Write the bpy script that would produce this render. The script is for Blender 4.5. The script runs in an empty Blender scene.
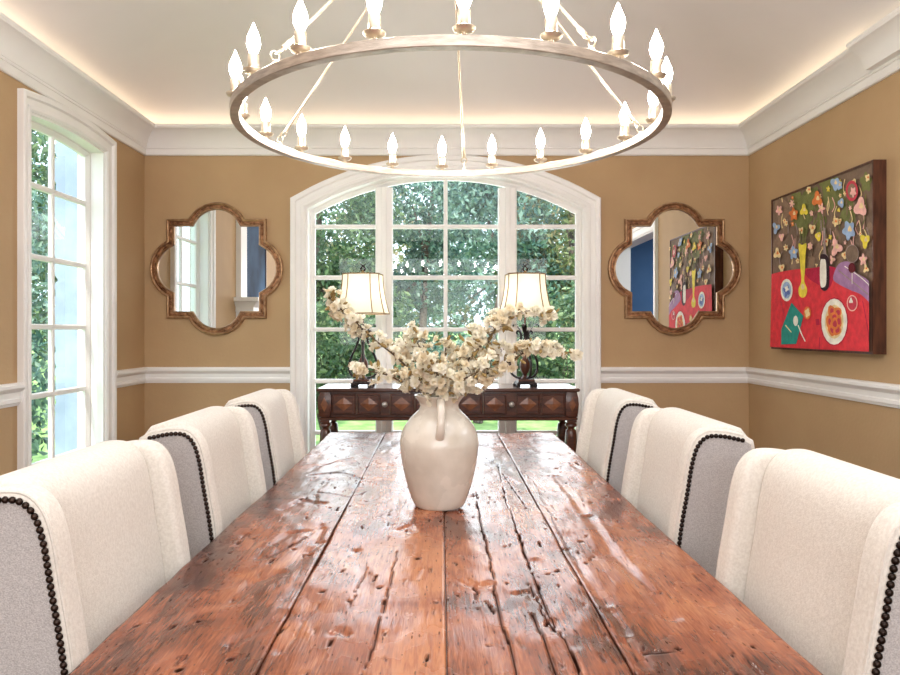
import bpy, math, random
import numpy as np
from math import sin, cos, pi, sqrt, radians
from mathutils import Vector

S = bpy.context.scene
COL = S.collection
random.seed(7)
RNG = np.random.default_rng(7)

# ------------------------------------------------------------------ camera
EYE = 1.24
cam_d = bpy.data.cameras.new('camera')
cam = bpy.data.objects.new('camera', cam_d)
COL.objects.link(cam)
cam.location = (0, 0, EYE)
cam.rotation_euler = (pi/2, 0, 0)
cam_d.sensor_width = 36.0
cam_d.lens = 700/900*36.0
cam_d.shift_x = 10/900
cam_d.shift_y = -6.5/900
cam_d.clip_start = 0.02
cam_d.clip_end = 200
S.camera = cam

# ------------------------------------------------------------------ world
W = bpy.data.worlds.new('world')
S.world = W
W.use_nodes = True
bg = W.node_tree.nodes['Background']
bg.inputs[0].default_value = (0.74, 0.88, 1.0, 1)
bg.inputs[1].default_value = 2.4

# ------------------------------------------------------------------ lights
def light(name, kind, loc, energy, color, rot=None, size=None, size_y=None, target=None):
    d = bpy.data.lights.new(name, kind)
    d.energy = energy
    d.color = color
    if kind == 'AREA':
        d.shape = 'RECTANGLE'; d.size = size; d.size_y = size_y or size
    elif kind == 'POINT':
        d.shadow_soft_size = size or 0.03
    elif kind == 'SUN':
        d.angle = size or 0.02
    o = bpy.data.objects.new(name, d)
    COL.objects.link(o)
    o.location = loc
    if target is not None:
        o.rotation_euler = (Vector(target)-Vector(loc)).to_track_quat('-Z', 'Y').to_euler()
    elif rot:
        o.rotation_euler = rot
    return o

light('sun', 'SUN', (0, -5, 12), 4.2, (1.0, 0.93, 0.80), size=0.02, target=(1.6, 3.0, 4.0))
light('rear_fill_light', 'AREA', (0.05, -2.6, 1.75), 62, (0.95, 0.97, 1.0), size=3.6, size_y=1.5, target=(0.05, 3.0, 1.25))  # added soft fill from behind the camera, no real lamp there
light('overhead_fill_light', 'AREA', (0.05, 0.5, 2.74), 33, (0.96, 0.97, 1.0), size=3.0, size_y=2.2, target=(0.05, 1.0, 0))  # added unseen overhead fill for table and chairs, no ceiling fixture
light('side_room_fill', 'AREA', (3.3, 2.0, 2.5), 26, (0.85, 0.92, 1.0), size=1.4, size_y=1.4, target=(3.3, 2.0, 0))  # added fill that brightens the blue room, no fixture of its own
light('window_fill_light', 'AREA', (0.037, 5.75, 1.45), 50, (0.92, 0.96, 1.0), size=2.4, size_y=2.3, target=(0.037, 0.0, 0.95))  # added panel outside the arched window, stands in for daylight on the table

S.view_settings.view_transform = 'Standard'
S.view_settings.look = 'None'
S.view_settings.gamma = 1.0
S.view_settings.use_curve_mapping = False
S.view_settings.exposure = 0.45

# ------------------------------------------------------------------ materials
def lin(r, g, b):
    f = lambda c: (c/255/12.92) if c/255 <= 0.04045 else ((c/255+0.055)/1.055)**2.4
    return (f(r), f(g), f(b), 1)

def new_mat(name):
    m = bpy.data.materials.new(name)
    m.use_nodes = True
    nt = m.node_tree
    return m, nt, nt.nodes['Principled BSDF']

def mat(name, c1, c2=None, rough=0.5, metal=0.0, scale=8.0, stretch=(1, 1, 1), bump=0.0, bscale=None,
        coat=0.0, emis=None, estr=0.0, spec=0.5, sheen=0.0, lo=0.35, hi=0.65, detail=4, bdist=0.01, rvar=0.0):
    m, nt, p = new_mat(name)
    N, L = nt.nodes, nt.links
    tc = N.new('ShaderNodeTexCoord')
    mp = N.new('ShaderNodeMapping')
    mp.inputs['Scale'].default_value = stretch
    L.new(tc.outputs['Object'], mp.inputs['Vector'])
    nz = N.new('ShaderNodeTexNoise')
    nz.inputs['Scale'].default_value = scale
    nz.inputs['Detail'].default_value = detail
    L.new(mp.outputs[0], nz.inputs['Vector'])
    if c2 is None:
        c2 = tuple(min(1, c*1.05) for c in c1[:3])+(1,)
    r = N.new('ShaderNodeValToRGB')
    r.color_ramp.elements[0].position = lo
    r.color_ramp.elements[1].position = hi
    r.color_ramp.elements[0].color = c1
    r.color_ramp.elements[1].color = c2
    L.new(nz.outputs[0], r.inputs[0])
    L.new(r.outputs[0], p.inputs['Base Color'])
    p.inputs['Roughness'].default_value = rough
    p.inputs['Metallic'].default_value = metal
    p.inputs['Specular IOR Level'].default_value = spec
    p.inputs['Coat Weight'].default_value = coat
    p.inputs['Coat Roughness'].default_value = 0.1
    p.inputs['Sheen Weight'].default_value = sheen
    if rvar:
        mr = N.new('ShaderNodeMapRange')
        mr.inputs['To Min'].default_value = rough-rvar
        mr.inputs['To Max'].default_value = rough+rvar
        L.new(nz.outputs[0], mr.inputs[0]); L.new(mr.outputs[0], p.inputs['Roughness'])
    if emis:
        p.inputs['Emission Color'].default_value = emis
        p.inputs['Emission Strength'].default_value = estr
    if bump:
        n2 = N.new('ShaderNodeTexNoise')
        n2.inputs['Scale'].default_value = bscale or scale*4
        n2.inputs['Detail'].default_value = 4
        L.new(mp.outputs[0], n2.inputs['Vector'])
        b = N.new('ShaderNodeBump')
        b.inputs['Strength'].default_value = bump
        b.inputs['Distance'].default_value = bdist
        L.new(n2.outputs[0], b.inputs['Height'])
        L.new(b.outputs[0], p.inputs['Normal'])
    return m

M = {}
M['wall'] = mat('tan_plaster', lin(179, 148, 109), lin(187, 156, 116), rough=0.7, scale=2.2, bump=0.25, bscale=60, bdist=0.004)
M['ceil'] = mat('ceiling_paint', lin(228, 223, 224), lin(234, 229, 230), rough=0.85, scale=1.2)
M['white'] = mat('white_trim_paint', lin(238, 236, 233), lin(243, 241, 238), rough=0.38, scale=3)
M['floor'] = mat('oak_floor', lin(92, 56, 32), lin(132, 86, 52), rough=0.35, scale=3, stretch=(9, 0.6, 1), bump=0.1)
M['blue'] = mat('blue_plaster', lin(84, 124, 170), lin(92, 132, 178), rough=0.8, scale=3)
M['cream_fabric'] = mat('cream_linen', lin(216, 210, 199), lin(230, 225, 215), rough=0.9, scale=190, stretch=(1, 1, 1), bump=0.5, bscale=420, bdist=0.0015, sheen=0.25)
M['grey_fabric'] = mat('grey_linen', lin(168, 164, 163), lin(200, 197, 195), rough=0.92, scale=420, stretch=(1, 1, 1.3), bump=0.6, bscale=380, bdist=0.0015, sheen=0.2)
M['piping'] = mat('pale_piping', lin(214, 209, 199), lin(228, 222, 212), rough=0.85, scale=120, bump=0.3)
M['nail'] = mat('dark_nailhead_metal', lin(38, 30, 27), lin(62, 50, 44), rough=0.32, metal=0.85, scale=60)
M['darkleg'] = mat('dark_stained_leg', lin(44, 28, 20), lin(66, 42, 30), rough=0.4, scale=10, stretch=(6, 6, 1))
M['console'] = mat('dark_walnut', lin(58, 29, 19), lin(92, 50, 33), rough=0.3, scale=9, stretch=(1.0, 6, 6), coat=0.35, bump=0.1)
M['console_top'] = mat('dark_walnut_polished_top', lin(64, 38, 30), lin(88, 54, 42), rough=0.3, scale=9, stretch=(1.0, 6, 6), coat=0.6)
M['inlay'] = mat('burl_inlay', lin(104, 60, 38), lin(140, 88, 56), rough=0.3, scale=30, coat=0.3)
M['knob'] = mat('pewter_knob', lin(196, 192, 186), lin(216, 212, 206), rough=0.35, metal=0.6)
M['silver'] = mat('brushed_silver_leaf', lin(176, 164, 150), lin(205, 194, 180), rough=0.36, metal=0.75, scale=26, stretch=(1, 1, 5), bump=0.15)
M['champagne'] = mat('champagne_metal', lin(214, 200, 176), lin(232, 220, 198), rough=0.28, metal=0.7, scale=30)
M['bulb'] = mat('lit_candle_bulb', (1, 1, 1, 1), rough=0.2, emis=(1.0, 0.93, 0.86, 1), estr=95)
M['rope'] = mat('cove_rope_glow', (1, 1, 1, 1), rough=0.4, emis=(1.0, 0.80, 0.52, 1), estr=3.4)
M['bronze'] = mat('antique_bronze', lin(104, 68, 46), lin(186, 138, 100), rough=0.42, metal=0.7, scale=34, bump=0.9, bscale=120, bdist=0.004)
M['bronze_rim'] = mat('gilded_bronze_rim', lin(146, 112, 82), lin(188, 154, 118), rough=0.35, metal=0.75, scale=30, bump=0.25, bscale=90)
M['walnut'] = mat('walnut_frame', lin(66, 36, 24), lin(98, 58, 40), rough=0.45, scale=8, stretch=(6, 6, 1))
M['vase'] = mat('cream_glazed_ceramic', lin(198, 190, 176), lin(224, 217, 204), rough=0.26, scale=9, coat=0.45, bump=0.25, bscale=14, bdist=0.008, rvar=0.12)
M['petal'] = mat('cream_petal', lin(240, 236, 216), lin(249, 247, 234), rough=0.75, scale=40)
M['petal_b'] = mat('beige_petal', lin(228, 218, 190), lin(240, 233, 208), rough=0.75, scale=40)
M['stem'] = mat('brown_twig', lin(74, 58, 40), lin(104, 84, 58), rough=0.8, scale=50, bump=0.4)
M['bud'] = mat('olive_calyx', lin(128, 104, 56), lin(160, 136, 82), rough=0.7, scale=60)
M['lamp_metal'] = mat('black_bronze', lin(28, 24, 26), lin(56, 46, 44), rough=0.38, metal=0.5, scale=30, bump=0.3)
M['lamp_wood'] = mat('bronze_brown_urn', lin(72, 44, 34), lin(104, 66, 50), rough=0.35, metal=0.3, scale=20)
M['braid'] = mat('gold_braid_trim', lin(120, 96, 66), lin(150, 122, 88), rough=0.8, scale=200)
M['soil'] = mat('lawn_grass', lin(120, 158, 84), lin(170, 200, 124), rough=0.9, scale=5, bump=0.6)
M['bark'] = mat('tree_bark', lin(70, 60, 54), lin(112, 100, 92), rough=0.9, scale=6, stretch=(4, 4, 1), bump=0.8)
M['stone'] = mat('whitewashed_masonry', lin(128, 144, 168), lin(154, 170, 192), rough=0.9, scale=3, bump=0.5, bscale=14)
M['dark'] = mat('dark_blue_art', lin(24, 32, 46), lin(76, 110, 146), rough=0.85, scale=1.2)

# petals / shades let light through
def add_translucent(m, fac, color):
    nt = m.node_tree; N, L = nt.nodes, nt.links
    p = N['Principled BSDF']; out = N['Material Output']
    t = N.new('ShaderNodeBsdfTranslucent'); t.inputs[0].default_value = color
    mx = N.new('ShaderNodeMixShader'); mx.inputs[0].default_value = fac
    L.new(p.outputs[0], mx.inputs[1]); L.new(t.outputs[0], mx.inputs[2])
    L.new(mx.outputs[0], out.inputs[0])
add_translucent(M['petal'], 0.35, lin(252, 246, 230))
add_translucent(M['petal_b'], 0.35, lin(244, 230, 206))
M['shade'] = mat('cream_lamp_shade', lin(246, 240, 224), lin(250, 245, 231), rough=0.9, scale=120)
add_translucent(M['shade'], 0.62, lin(250, 244, 232))

def glass_mat():
    m, nt, p = new_mat('window_glass')
    N, L = nt.nodes, nt.links
    out = N['Material Output']
    tr = N.new('ShaderNodeBsdfTransparent'); tr.inputs[0].default_value = (0.95, 0.965, 0.985, 1)
    gl = N.new('ShaderNodeBsdfGlossy'); gl.inputs['Roughness'].default_value = 0.015
    lw = N.new('ShaderNodeFresnel'); lw.inputs[0].default_value = 1.45
    mx = N.new('ShaderNodeMixShader')
    L.new(lw.outputs[0], mx.inputs[0]); L.new(tr.outputs[0], mx.inputs[1]); L.new(gl.outputs[0], mx.inputs[2])
    L.new(mx.outputs[0], out.inputs[0])
    return m
M['glass'] = glass_mat()

def mirror_mat():
    m, nt, p = new_mat('silvered_mirror')
    p.inputs['Base Color'].default_value = (0.90, 0.92, 0.92, 1)
    p.inputs['Metallic'].default_value = 1.0
    p.inputs['Roughness'].default_value = 0.01
    return m
M['mirror'] = mirror_mat()

def leaf_mat(name, cols, trans=0.35):
    m, nt, p = new_mat(name)
    N, L = nt.nodes, nt.links
    g = N.new('ShaderNodeNewGeometry')
    r = N.new('ShaderNodeValToRGB')
    els = r.color_ramp.elements
    els[0].color = cols[0]; els[-1].color = cols[-1]
    for i, c in enumerate(cols[1:-1]):
        e = els.new((i+1)/(len(cols)-1)); e.color = c
    L.new(g.outputs['Random Per Island'], r.inputs[0])
    L.new(r.outputs[0], p.inputs['Base Color'])
    p.inputs['Roughness'].default_value = 0.45
    t = N.new('ShaderNodeBsdfTranslucent'); L.new(r.outputs[0], t.inputs[0])
    mx = N.new('ShaderNodeMixShader'); mx.inputs[0].default_value = trans
    L.new(p.outputs[0], mx.inputs[1]); L.new(t.outputs[0], mx.inputs[2])
    L.new(mx.outputs[0], N['Material Output'].inputs[0])
    return m
M['leaf_a'] = leaf_mat('green_leaves', [lin(50, 78, 60), lin(100, 130, 88), lin(78, 112, 92), lin(158, 180, 128)])  # all three leaf ramps painted paler, standing in for haze
M['leaf_b'] = leaf_mat('haze_blue_leaves', [lin(54, 88, 82), lin(90, 130, 124), lin(118, 150, 124), lin(164, 192, 182)])  # haze tint put into the leaf colour
M['leaf_c'] = leaf_mat('olive_leaves', [lin(88, 104, 66), lin(132, 146, 92), lin(164, 150, 116), lin(100, 130, 90)])

def wood_table():
    m, nt, p = new_mat('reclaimed_pine_tabletop')
    N, L = nt.nodes, nt.links
    tc = N.new('ShaderNodeTexCoord')
    def noise(scale, stretch, detail=5, dist=0.0):
        mp = N.new('ShaderNodeMapping'); mp.inputs['Scale'].default_value = stretch
        L.new(tc.outputs['Object'], mp.inputs['Vector'])
        n = N.new('ShaderNodeTexNoise'); n.inputs['Scale'].default_value = scale
        n.inputs['Detail'].default_value = detail; n.inputs['Distortion'].default_value = dist
        L.new(mp.outputs[0], n.inputs['Vector'])
        return n
    big = noise(2.4, (1.6, 0.9, 1), 4, 0.6)
    grain = noise(16, (7, 0.5, 1), 6, 1.2)
    fine = noise(60, (6, 0.6, 1), 4, 0.4)
    tone = N.new('ShaderNodeAttribute'); tone.attribute_name = 'tone'
    wear = N.new('ShaderNodeAttribute'); wear.attribute_name = 'wear'
    def math(op, a, b):
        n = N.new('ShaderNodeMath'); n.operation = op
        for i, v in enumerate((a, b)):
            if isinstance(v, (int, float)): n.inputs[i].default_value = v
            else: L.new(v, n.inputs[i])
        return n.outputs[0]
    s = math('ADD', math('MULTIPLY', big.outputs[0], 0.75), math('MULTIPLY', grain.outputs[0], 0.42))
    s = math('ADD', s, math('MULTIPLY', fine.outputs[0], 0.35))
    s = math('ADD', s, tone.outputs['Fac'])
    pat = noise(5.5, (1.4, 0.8, 1), 3, 1.5)
    s = math('ADD', s, math('MULTIPLY', math('SUBTRACT', pat.outputs[0], 0.5), 0.55))
    r = N.new('ShaderNodeValToRGB')
    els = r.color_ramp.elements
    els[0].position = 0.54; els[0].color = lin(62, 30, 19)
    els[1].position = 1.0; els[1].color = lin(188, 122, 82)
    e = els.new(0.66); e.color = lin(100, 52, 32)
    e = els.new(0.80); e.color = lin(146, 80, 52)
    L.new(s, r.inputs[0])
    def dashes(scale, stretch, thr, keep):
        mp = N.new('ShaderNodeMapping'); mp.inputs['Scale'].default_value = stretch
        mp.inputs['Rotation'].default_value = (0, 0, 0.12)
        L.new(tc.outputs['Object'], mp.inputs['Vector'])
        v = N.new('ShaderNodeTexVoronoi'); v.inputs['Scale'].default_value = scale
        v.voronoi_dimensions = '2D'
        L.new(mp.outputs[0], v.inputs['Vector'])
        sep = N.new('ShaderNodeSeparateColor'); L.new(v.outputs['Color'], sep.inputs[0])
        return math('MULTIPLY', math('LESS_THAN', v.outputs['Distance'], thr), math('GREATER_THAN', sep.outputs[0], keep))
    dd = math('MAXIMUM', dashes(15, (4.6, 1.0, 1), .095, .72), dashes(32, (2.8, 1.0, 1), .095, .76))
    wr = math('MAXIMUM', wear.outputs['Fac'], math('MULTIPLY', dd, .75))
    mix = N.new('ShaderNodeMix'); mix.data_type = 'RGBA'
    L.new(wr, mix.inputs[0])
    L.new(r.outputs[0], mix.inputs[6])
    mix.inputs[7].default_value = lin(30, 15, 11)
    L.new(mix.outputs[2], p.inputs['Base Color'])
    rg = N.new('ShaderNodeMapRange')
    rg.inputs['To Min'].default_value = 0.13; rg.inputs['To Max'].default_value = 0.38
    L.new(noise(9, (1.5, 1, 1), 5).outputs[0], rg.inputs[0])
    L.new(math('MAXIMUM', rg.outputs[0], wr), p.inputs['Roughness'])
    inv = math('SUBTRACT', 1.0, wr)
    L.new(math('MULTIPLY', inv, 0.22), p.inputs['Coat Weight'])
    L.new(math('MULTIPLY', inv, 0.5), p.inputs['Specular IOR Level'])
    p.inputs['Coat Roughness'].default_value = 0.14
    hb = math('ADD', math('MULTIPLY', grain.outputs[0], 0.6), math('MULTIPLY', fine.outputs[0], 0.4))
    b = N.new('ShaderNodeBump'); b.inputs['Strength'].default_value = 0.35; b.inputs['Distance'].default_value = 0.003
    L.new(hb, b.inputs['Height']); L.new(b.outputs[0], p.inputs['Normal'])
    L.new(b.outputs[0], p.inputs['Coat Normal'])
    return m
M['table'] = wood_table()

# ------------------------------------------------------------------ helpers
class MB:
    def __init__(self):
        self.v = []; self.f = []; self.m = []; self.mats = []
    def mi(self, mt):
        if mt not in self.mats: self.mats.append(mt)
        return self.mats.index(mt)
    def add(self, vs, fs, mt):
        b = len(self.v); i = self.mi(mt)
        self.v += [tuple(v) for v in vs]
        for f in fs:
            self.f.append(tuple(b+k for k in f)); self.m.append(i)
        return self
    def box(self, lo, hi, mt, taper=None):
        x0, y0, z0 = lo; x1, y1, z1 = hi
        vs = [(x0, y0, z0), (x1, y0, z0), (x1, y1, z0), (x0, y1, z0), (x0, y0, z1), (x1, y0, z1), (x1, y1, z1), (x0, y1, z1)]
        if taper:
            cx, cy = (x0+x1)/2, (y0+y1)/2
            vs = [(cx+(x-cx)*taper, cy+(y-cy)*taper, z) if z == z0 else (x, y, z) for x, y, z in vs]
        fs = [(0, 3, 2, 1), (4, 5, 6, 7), (0, 1, 5, 4), (1, 2, 6, 5), (2, 3, 7, 6), (3, 0, 4, 7)]
        return self.add(vs, fs, mt)
    def lathe(self, prof, mt, c=(0, 0, 0), n=24, cap=True):
        vs = []; fs = []
        for r, z in prof:
            for k in range(n):
                a = 2*pi*k/n
                vs.append((c[0]+r*cos(a), c[1]+r*sin(a), c[2]+z))
        for i in range(len(prof)-1):
            for k in range(n):
                fs.append((i*n+k, i*n+(k+1) % n, (i+1)*n+(k+1) % n, (i+1)*n+k))
        if cap:
            fs.append(tuple(range(n-1, -1, -1)))
            fs.append(tuple((len(prof)-1)*n+k for k in range(n)))
        return self.add(vs, fs, mt)
    def tube(self, pts, r, mt, n=8, closed=False):
        pts = [Vector(p) for p in pts]; L = len(pts)
        rs = r if isinstance(r, (list, tuple)) else [r]*L
        vs = []; fs = []
        prev = None
        for i, p in enumerate(pts):
            if closed: d = pts[(i+1) % L]-pts[i-1]
            else: d = pts[min(i+1, L-1)]-pts[max(i-1, 0)]
            d.normalize()
            if prev is None:
                u = d.orthogonal().normalized()
            else:
                u = (prev-d*prev.dot(d)).normalized()
            prev = u
            w = d.cross(u)
            for k in range(n):
                a = 2*pi*k/n
                vs.append(p+(u*cos(a)+w*sin(a))*rs[i])
        for i in range(L if closed else L-1):
            j = (i+1) % L
            for k in range(n):
                fs.append((i*n+k, i*n+(k+1) % n, j*n+(k+1) % n, j*n+k))
        if not closed:
            fs.append(tuple(range(n-1, -1, -1))); fs.append(tuple((L-1)*n+k for k in range(n)))
        return self.add(vs, fs, mt)
    def sweep(self, path, prof, fn, mt, closed=False, caps=True, closed_prof=True):
        """path: 2D points; prof: (offset to the left of travel, height); fn(u, v, h) gives xyz"""
        L = len(path); offs = []
        for i in range(L):
            def nrm(a, b):
                d = (b[0]-a[0], b[1]-a[1]); l = math.hypot(*d) or 1
                return (-d[1]/l, d[0]/l)
            ns = []
            if closed or i > 0: ns.append(nrm(path[i-1], path[i]))
            if closed or i < L-1: ns.append(nrm(path[i], path[(i+1) % L]))
            if len(ns) == 2:
                s = (ns[0][0]+ns[1][0], ns[0][1]+ns[1][1]); l = math.hypot(*s) or 1
                s = (s[0]/l, s[1]/l); c = s[0]*ns[0][0]+s[1]*ns[0][1]
                offs.append((s[0]/max(c, .3), s[1]/max(c, .3)))
            else: offs.append(ns[0])
        K = len(prof); vs = []; fs = []
        for (u, v), (a, b) in zip(path, offs):
            for o, h in prof: vs.append(fn(u+a*o, v+b*o, h))
        for i in range(L if closed else L-1):
            j = (i+1) % L
            for k in range(K if closed_prof else K-1):
                fs.append((i*K+k, i*K+(k+1) % K, j*K+(k+1) % K, j*K+k))
        if not closed and caps and closed_prof:
            fs.append(tuple(range(K-1, -1, -1))); fs.append(tuple((L-1)*K+k for k in range(K)))
        return self.add(vs, fs, mt)
    def build(self, name, parent=None, smooth=True, loc=None, angle=35):
        me = bpy.data.meshes.new(name)
        me.from_pydata(self.v, [], self.f)
        for m in self.mats: me.materials.append(m)
        me.polygons.foreach_set('material_index', self.m)
        import bmesh
        bm = bmesh.new(); bm.from_mesh(me)
        bmesh.ops.recalc_face_normals(bm, faces=bm.faces)
        if smooth:
            for f in bm.faces: f.smooth = True
            lim = radians(angle)
            for e in bm.edges:
                if len(e.link_faces) == 2 and e.calc_face_angle(0) > lim: e.smooth = False
        bm.to_mesh(me); bm.free()
        me.update()
        o = bpy.data.objects.new(name, me)
        COL.objects.link(o)
        if parent is not None: o.parent = parent
        if loc is not None: o.location = loc
        return o

def tag(o, label=None, cat=None, group=None, kind=None):
    if label: o['label'] = label
    if cat: o['category'] = cat
    if group: o['group'] = group
    if kind: o['kind'] = kind
    return o

def thing(name, label, cat, loc=(0, 0, 0), rz=0.0, group=None):
    o = bpy.data.objects.new(name, None)
    COL.objects.link(o)
    o.empty_display_size = 0.1
    o.location = loc; o.rotation_euler = (0, 0, rz)
    return tag(o, label, cat, group)

def struct_empty(name):
    o = bpy.data.objects.new(name, None)
    COL.objects.link(o)
    o['kind'] = 'structure'
    return o

def copy_tree(o, parent=None):
    c = o.copy(); COL.objects.link(c)
    if parent is not None: c.parent = parent
    for ch in list(o.children): copy_tree(ch, c)
    return c

def smooth_path(pts, n=8, closed=False):
    """Catmull-Rom through points"""
    P = [np.array(p, float) for p in pts]; out = []; L = len(P)
    for i in range(L if closed else L-1):
        if closed: p0, p1, p2, p3 = P[i-1], P[i], P[(i+1) % L], P[(i+2) % L]
        else: p0, p1, p2, p3 = P[max(i-1, 0)], P[i], P[i+1], P[min(i+2, L-1)]
        for k in range(n):
            t = k/n
            out.append(0.5*((2*p1)+(-p0+p2)*t+(2*p0-5*p1+4*p2-p3)*t*t+(-p0+3*p1-3*p2+p3)*t**3))
    if not closed: out.append(P[-1])
    return [tuple(float(c) for c in p) for p in out]

def poly_inset(pts, d):
    """inset a counter-clockwise 2D polygon"""
    L = len(pts); out = []
    for i in range(L):
        a, b, c = pts[i-1], pts[i], pts[(i+1) % L]
        n1 = (-(b[1]-a[1]), b[0]-a[0]); l = math.hypot(*n1) or 1; n1 = (n1[0]/l, n1[1]/l)
        n2 = (-(c[1]-b[1]), c[0]-b[0]); l = math.hypot(*n2) or 1; n2 = (n2[0]/l, n2[1]/l)
        s = (n1[0]+n2[0], n1[1]+n2[1]); l = math.hypot(*s) or 1; s = (s[0]/l, s[1]/l)
        q = max(0.5, s[0]*n1[0]+s[1]*n1[1])
        out.append((b[0]+s[0]*d/q, b[1]+s[1]*d/q))
    return out

def ccw(pts):
    A = sum(pts[i-1][0]*pts[i][1]-pts[i][0]*pts[i-1][1] for i in range(len(pts)))
    return pts if A > 0 else pts[::-1]

def pillow(mb, outline, y0, y1, r, mt, steps=5):
    """outline in x,z extruded along y with rounded rims of radius r"""
    outline = ccw(outline); K = len(outline); rings = []
    for s in range(steps+1):
        a = pi/2*s/steps
        rings.append((r*(1-sin(a)), y0+r*(1-cos(a))))
    for s in range(steps, -1, -1):
        a = pi/2*s/steps
        rings.append((r*(1-sin(a)), y1-r*(1-cos(a))))
    vs = []; fs = []
    for d, y in rings:
        for x, z in poly_inset(outline, d): vs.append((x, y, z))
    for i in range(len(rings)-1):
        for k in range(K):
            fs.append((i*K+k, i*K+(k+1) % K, (i+1)*K+(k+1) % K, (i+1)*K+k))
    fs.append(tuple(range(K-1, -1, -1))); fs.append(tuple((len(rings)-1)*K+k for k in range(K)))
    return mb.add(vs, fs, mt)

# ------------------------------------------------------------------ room shell
XL, XR, YB, YF = -1.98, 2.07, 4.69, -3.2     # left, right, window wall, rear wall
WT = 0.16
ZC = 2.62                                     # where the vaulted ceiling starts
ZT = 3.1
fb = MB(); fb.box((XL-WT, YF-WT, -0.1), (XR+WT, YB+WT, 0), M['floor'])
tag(fb.build('floor', smooth=False), kind='structure')

# window wall arch
AXC, AHW, AR, ACZ = 0.037, 0.935, 1.886, 0.429
def arch_main(x): return ACZ+sqrt(max(0, AR**2-(x-AXC)**2))
# side window arch (u = y)
BYC, BHW = 3.75, 0.38
BR = 3.0; BCZ = 2.320-BR
def arch_side(y): return BCZ+sqrt(max(0, BR**2-(y-BYC)**2))

def wall_arch(name, u0, u1, c, hw, arch, sill, fn):
    mb = MB()
    def prism(ua, ub, za0, zb0, z1):
        vs = [fn(ua, 0, za0), fn(ub, 0, zb0), fn(ub, 0, z1), fn(ua, 0, z1), fn(ua, 1, za0), fn(ub, 1, zb0), fn(ub, 1, z1), fn(ua, 1, z1)]
        mb.add(vs, [(0, 1, 2, 3), (4, 7, 6, 5), (0, 4, 5, 1), (1, 5, 6, 2), (2, 6, 7, 3), (3, 7, 4, 0)], M['wall'])
    prism(u0, c-hw, 0, 0, ZT); prism(c+hw, u1, 0, 0, ZT)
    prism(c-hw, c+hw, 0, 0, sill)
    n = 20
    for i in range(n):
        a = c-hw+2*hw*i/n; b = c-hw+2*hw*(i+1)/n
        prism(a, b, arch(a), arch(b), ZT)
    return tag(mb.build(name, smooth=False), kind='structure')
wall_arch('wall_back', XL, XR, AXC, AHW, arch_main, 0.05, lambda u, t, z: (u, YB+WT*t, z))
wall_arch('wall_left', YF, YB+WT, BYC, BHW, arch_side, 0.05, lambda u, t, z: (XL-WT*t, u, z))
# right wall with the cased opening to the blue room
OY0, OY1, OZ = 1.16, 2.62, 2.22
mb = MB()
mb.box((XR, YF, 0), (XR+WT, OY0, ZT), M['wall'])
mb.box((XR, OY1, 0), (XR+WT, YB+WT, ZT), M['wall'])
mb.box((XR, OY0, OZ), (XR+WT, OY1, ZT), M['wall'])
tag(mb.build('wall_right', smooth=False), kind='structure')
mb = MB(); mb.box((XL-WT, YF-WT, 0), (XR+WT, YF, ZT), M['wall'])
tag(mb.build('wall_rear', smooth=False), kind='structure')
# blue room beyond
mb = MB()
mb.box((4.6, 0.2, 0), (4.7, 4.6, 2.7), M['blue'])
mb.box((XR+WT, 4.5, 0), (4.6, 4.6, 2.7), M['blue'])
mb.box((XR+WT, 0.2, 0), (4.6, 0.3, 2.7), M['blue'])
tag(mb.build('wall_side_room', smooth=False), kind='structure')
mb = MB(); mb.box((XR+WT, 0.2, 2.7), (4.7, 4.6, 2.8), M['ceil'])
tag(mb.build('ceiling_side_room', smooth=False), kind='structure')
mb = MB(); mb.box((XR+WT, 0.2, -0.1), (4.7, 4.6, 0.0), M['floor'])
tag(mb.build('floor_side_room', smooth=False), kind='structure')

# vaulted ceiling
mb = MB()
nx, ny = 48, 84
vs = []; fs = []
for j in range(ny+1):
    for i in range(nx+1):
        # finer steps near the walls
        u = 0.5-0.5*cos(pi*i/nx); v = 0.5-0.5*cos(pi*j/ny)
        x = XL+(XR-XL)*u; y = YF+(YB-YF)*v
        dx = min(x-XL, XR-x); dy = min(y-YF, YB-y)
        f = lambda d: 1-(1-min(d, 1.5)/1.5)**2.6
        d = -math.log(math.exp(-9*f(dx))+math.exp(-9*f(dy)))/9
        vs.append((x, y, ZC+0.38*max(0, min(1, d+0.02*0))))
for j in range(ny):
    for i in range(nx):
        a = j*(nx+1)+i
        fs.append((a, a+1, a+nx+2, a+nx+1))
mb.add(vs, fs, M['ceil'])
mb.box((XL-WT, YF-WT, ZT), (XR+WT, YB+WT, ZT+0.1), M['ceil'])
tag(mb.build('ceiling'), kind='structure')

# crown moulding
room = [(XL, YF), (XR, YF), (XR, YB), (XL, YB)]
plan = lambda u, v, h: (u, v, h)
def arcprof(p0, p1, ctrl, n=8):
    out = []
    for k in range(n+1):
        t = k/n
        out.append(((1-t)**2*p0[0]+2*t*(1-t)*ctrl[0]+t*t*p1[0], (1-t)**2*p0[1]+2*t*(1-t)*ctrl[1]+t*t*p1[1]))
    return out
crown_up = arcprof((0.028, 2.470), (0.106, 2.568), (0.046, 2.535))+[(0.112, 2.570), (0.116, 2.576), (0.12, 2.580), (0.12, 2.592), (0.112, 2.592), (0.108, 2.574), (0, 2.574)]
crown = [(0, 2.413), (0.012, 2.413), (0.018, 2.420), (0.018, 2.455), (0.024, 2.458), (0.024, 2.470)]+crown_up
mb = MB(); mb.sweep(room, crown, plan, M['white'], closed=True)
tag(mb.build('trim_1', angle=30), kind='structure')
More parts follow.
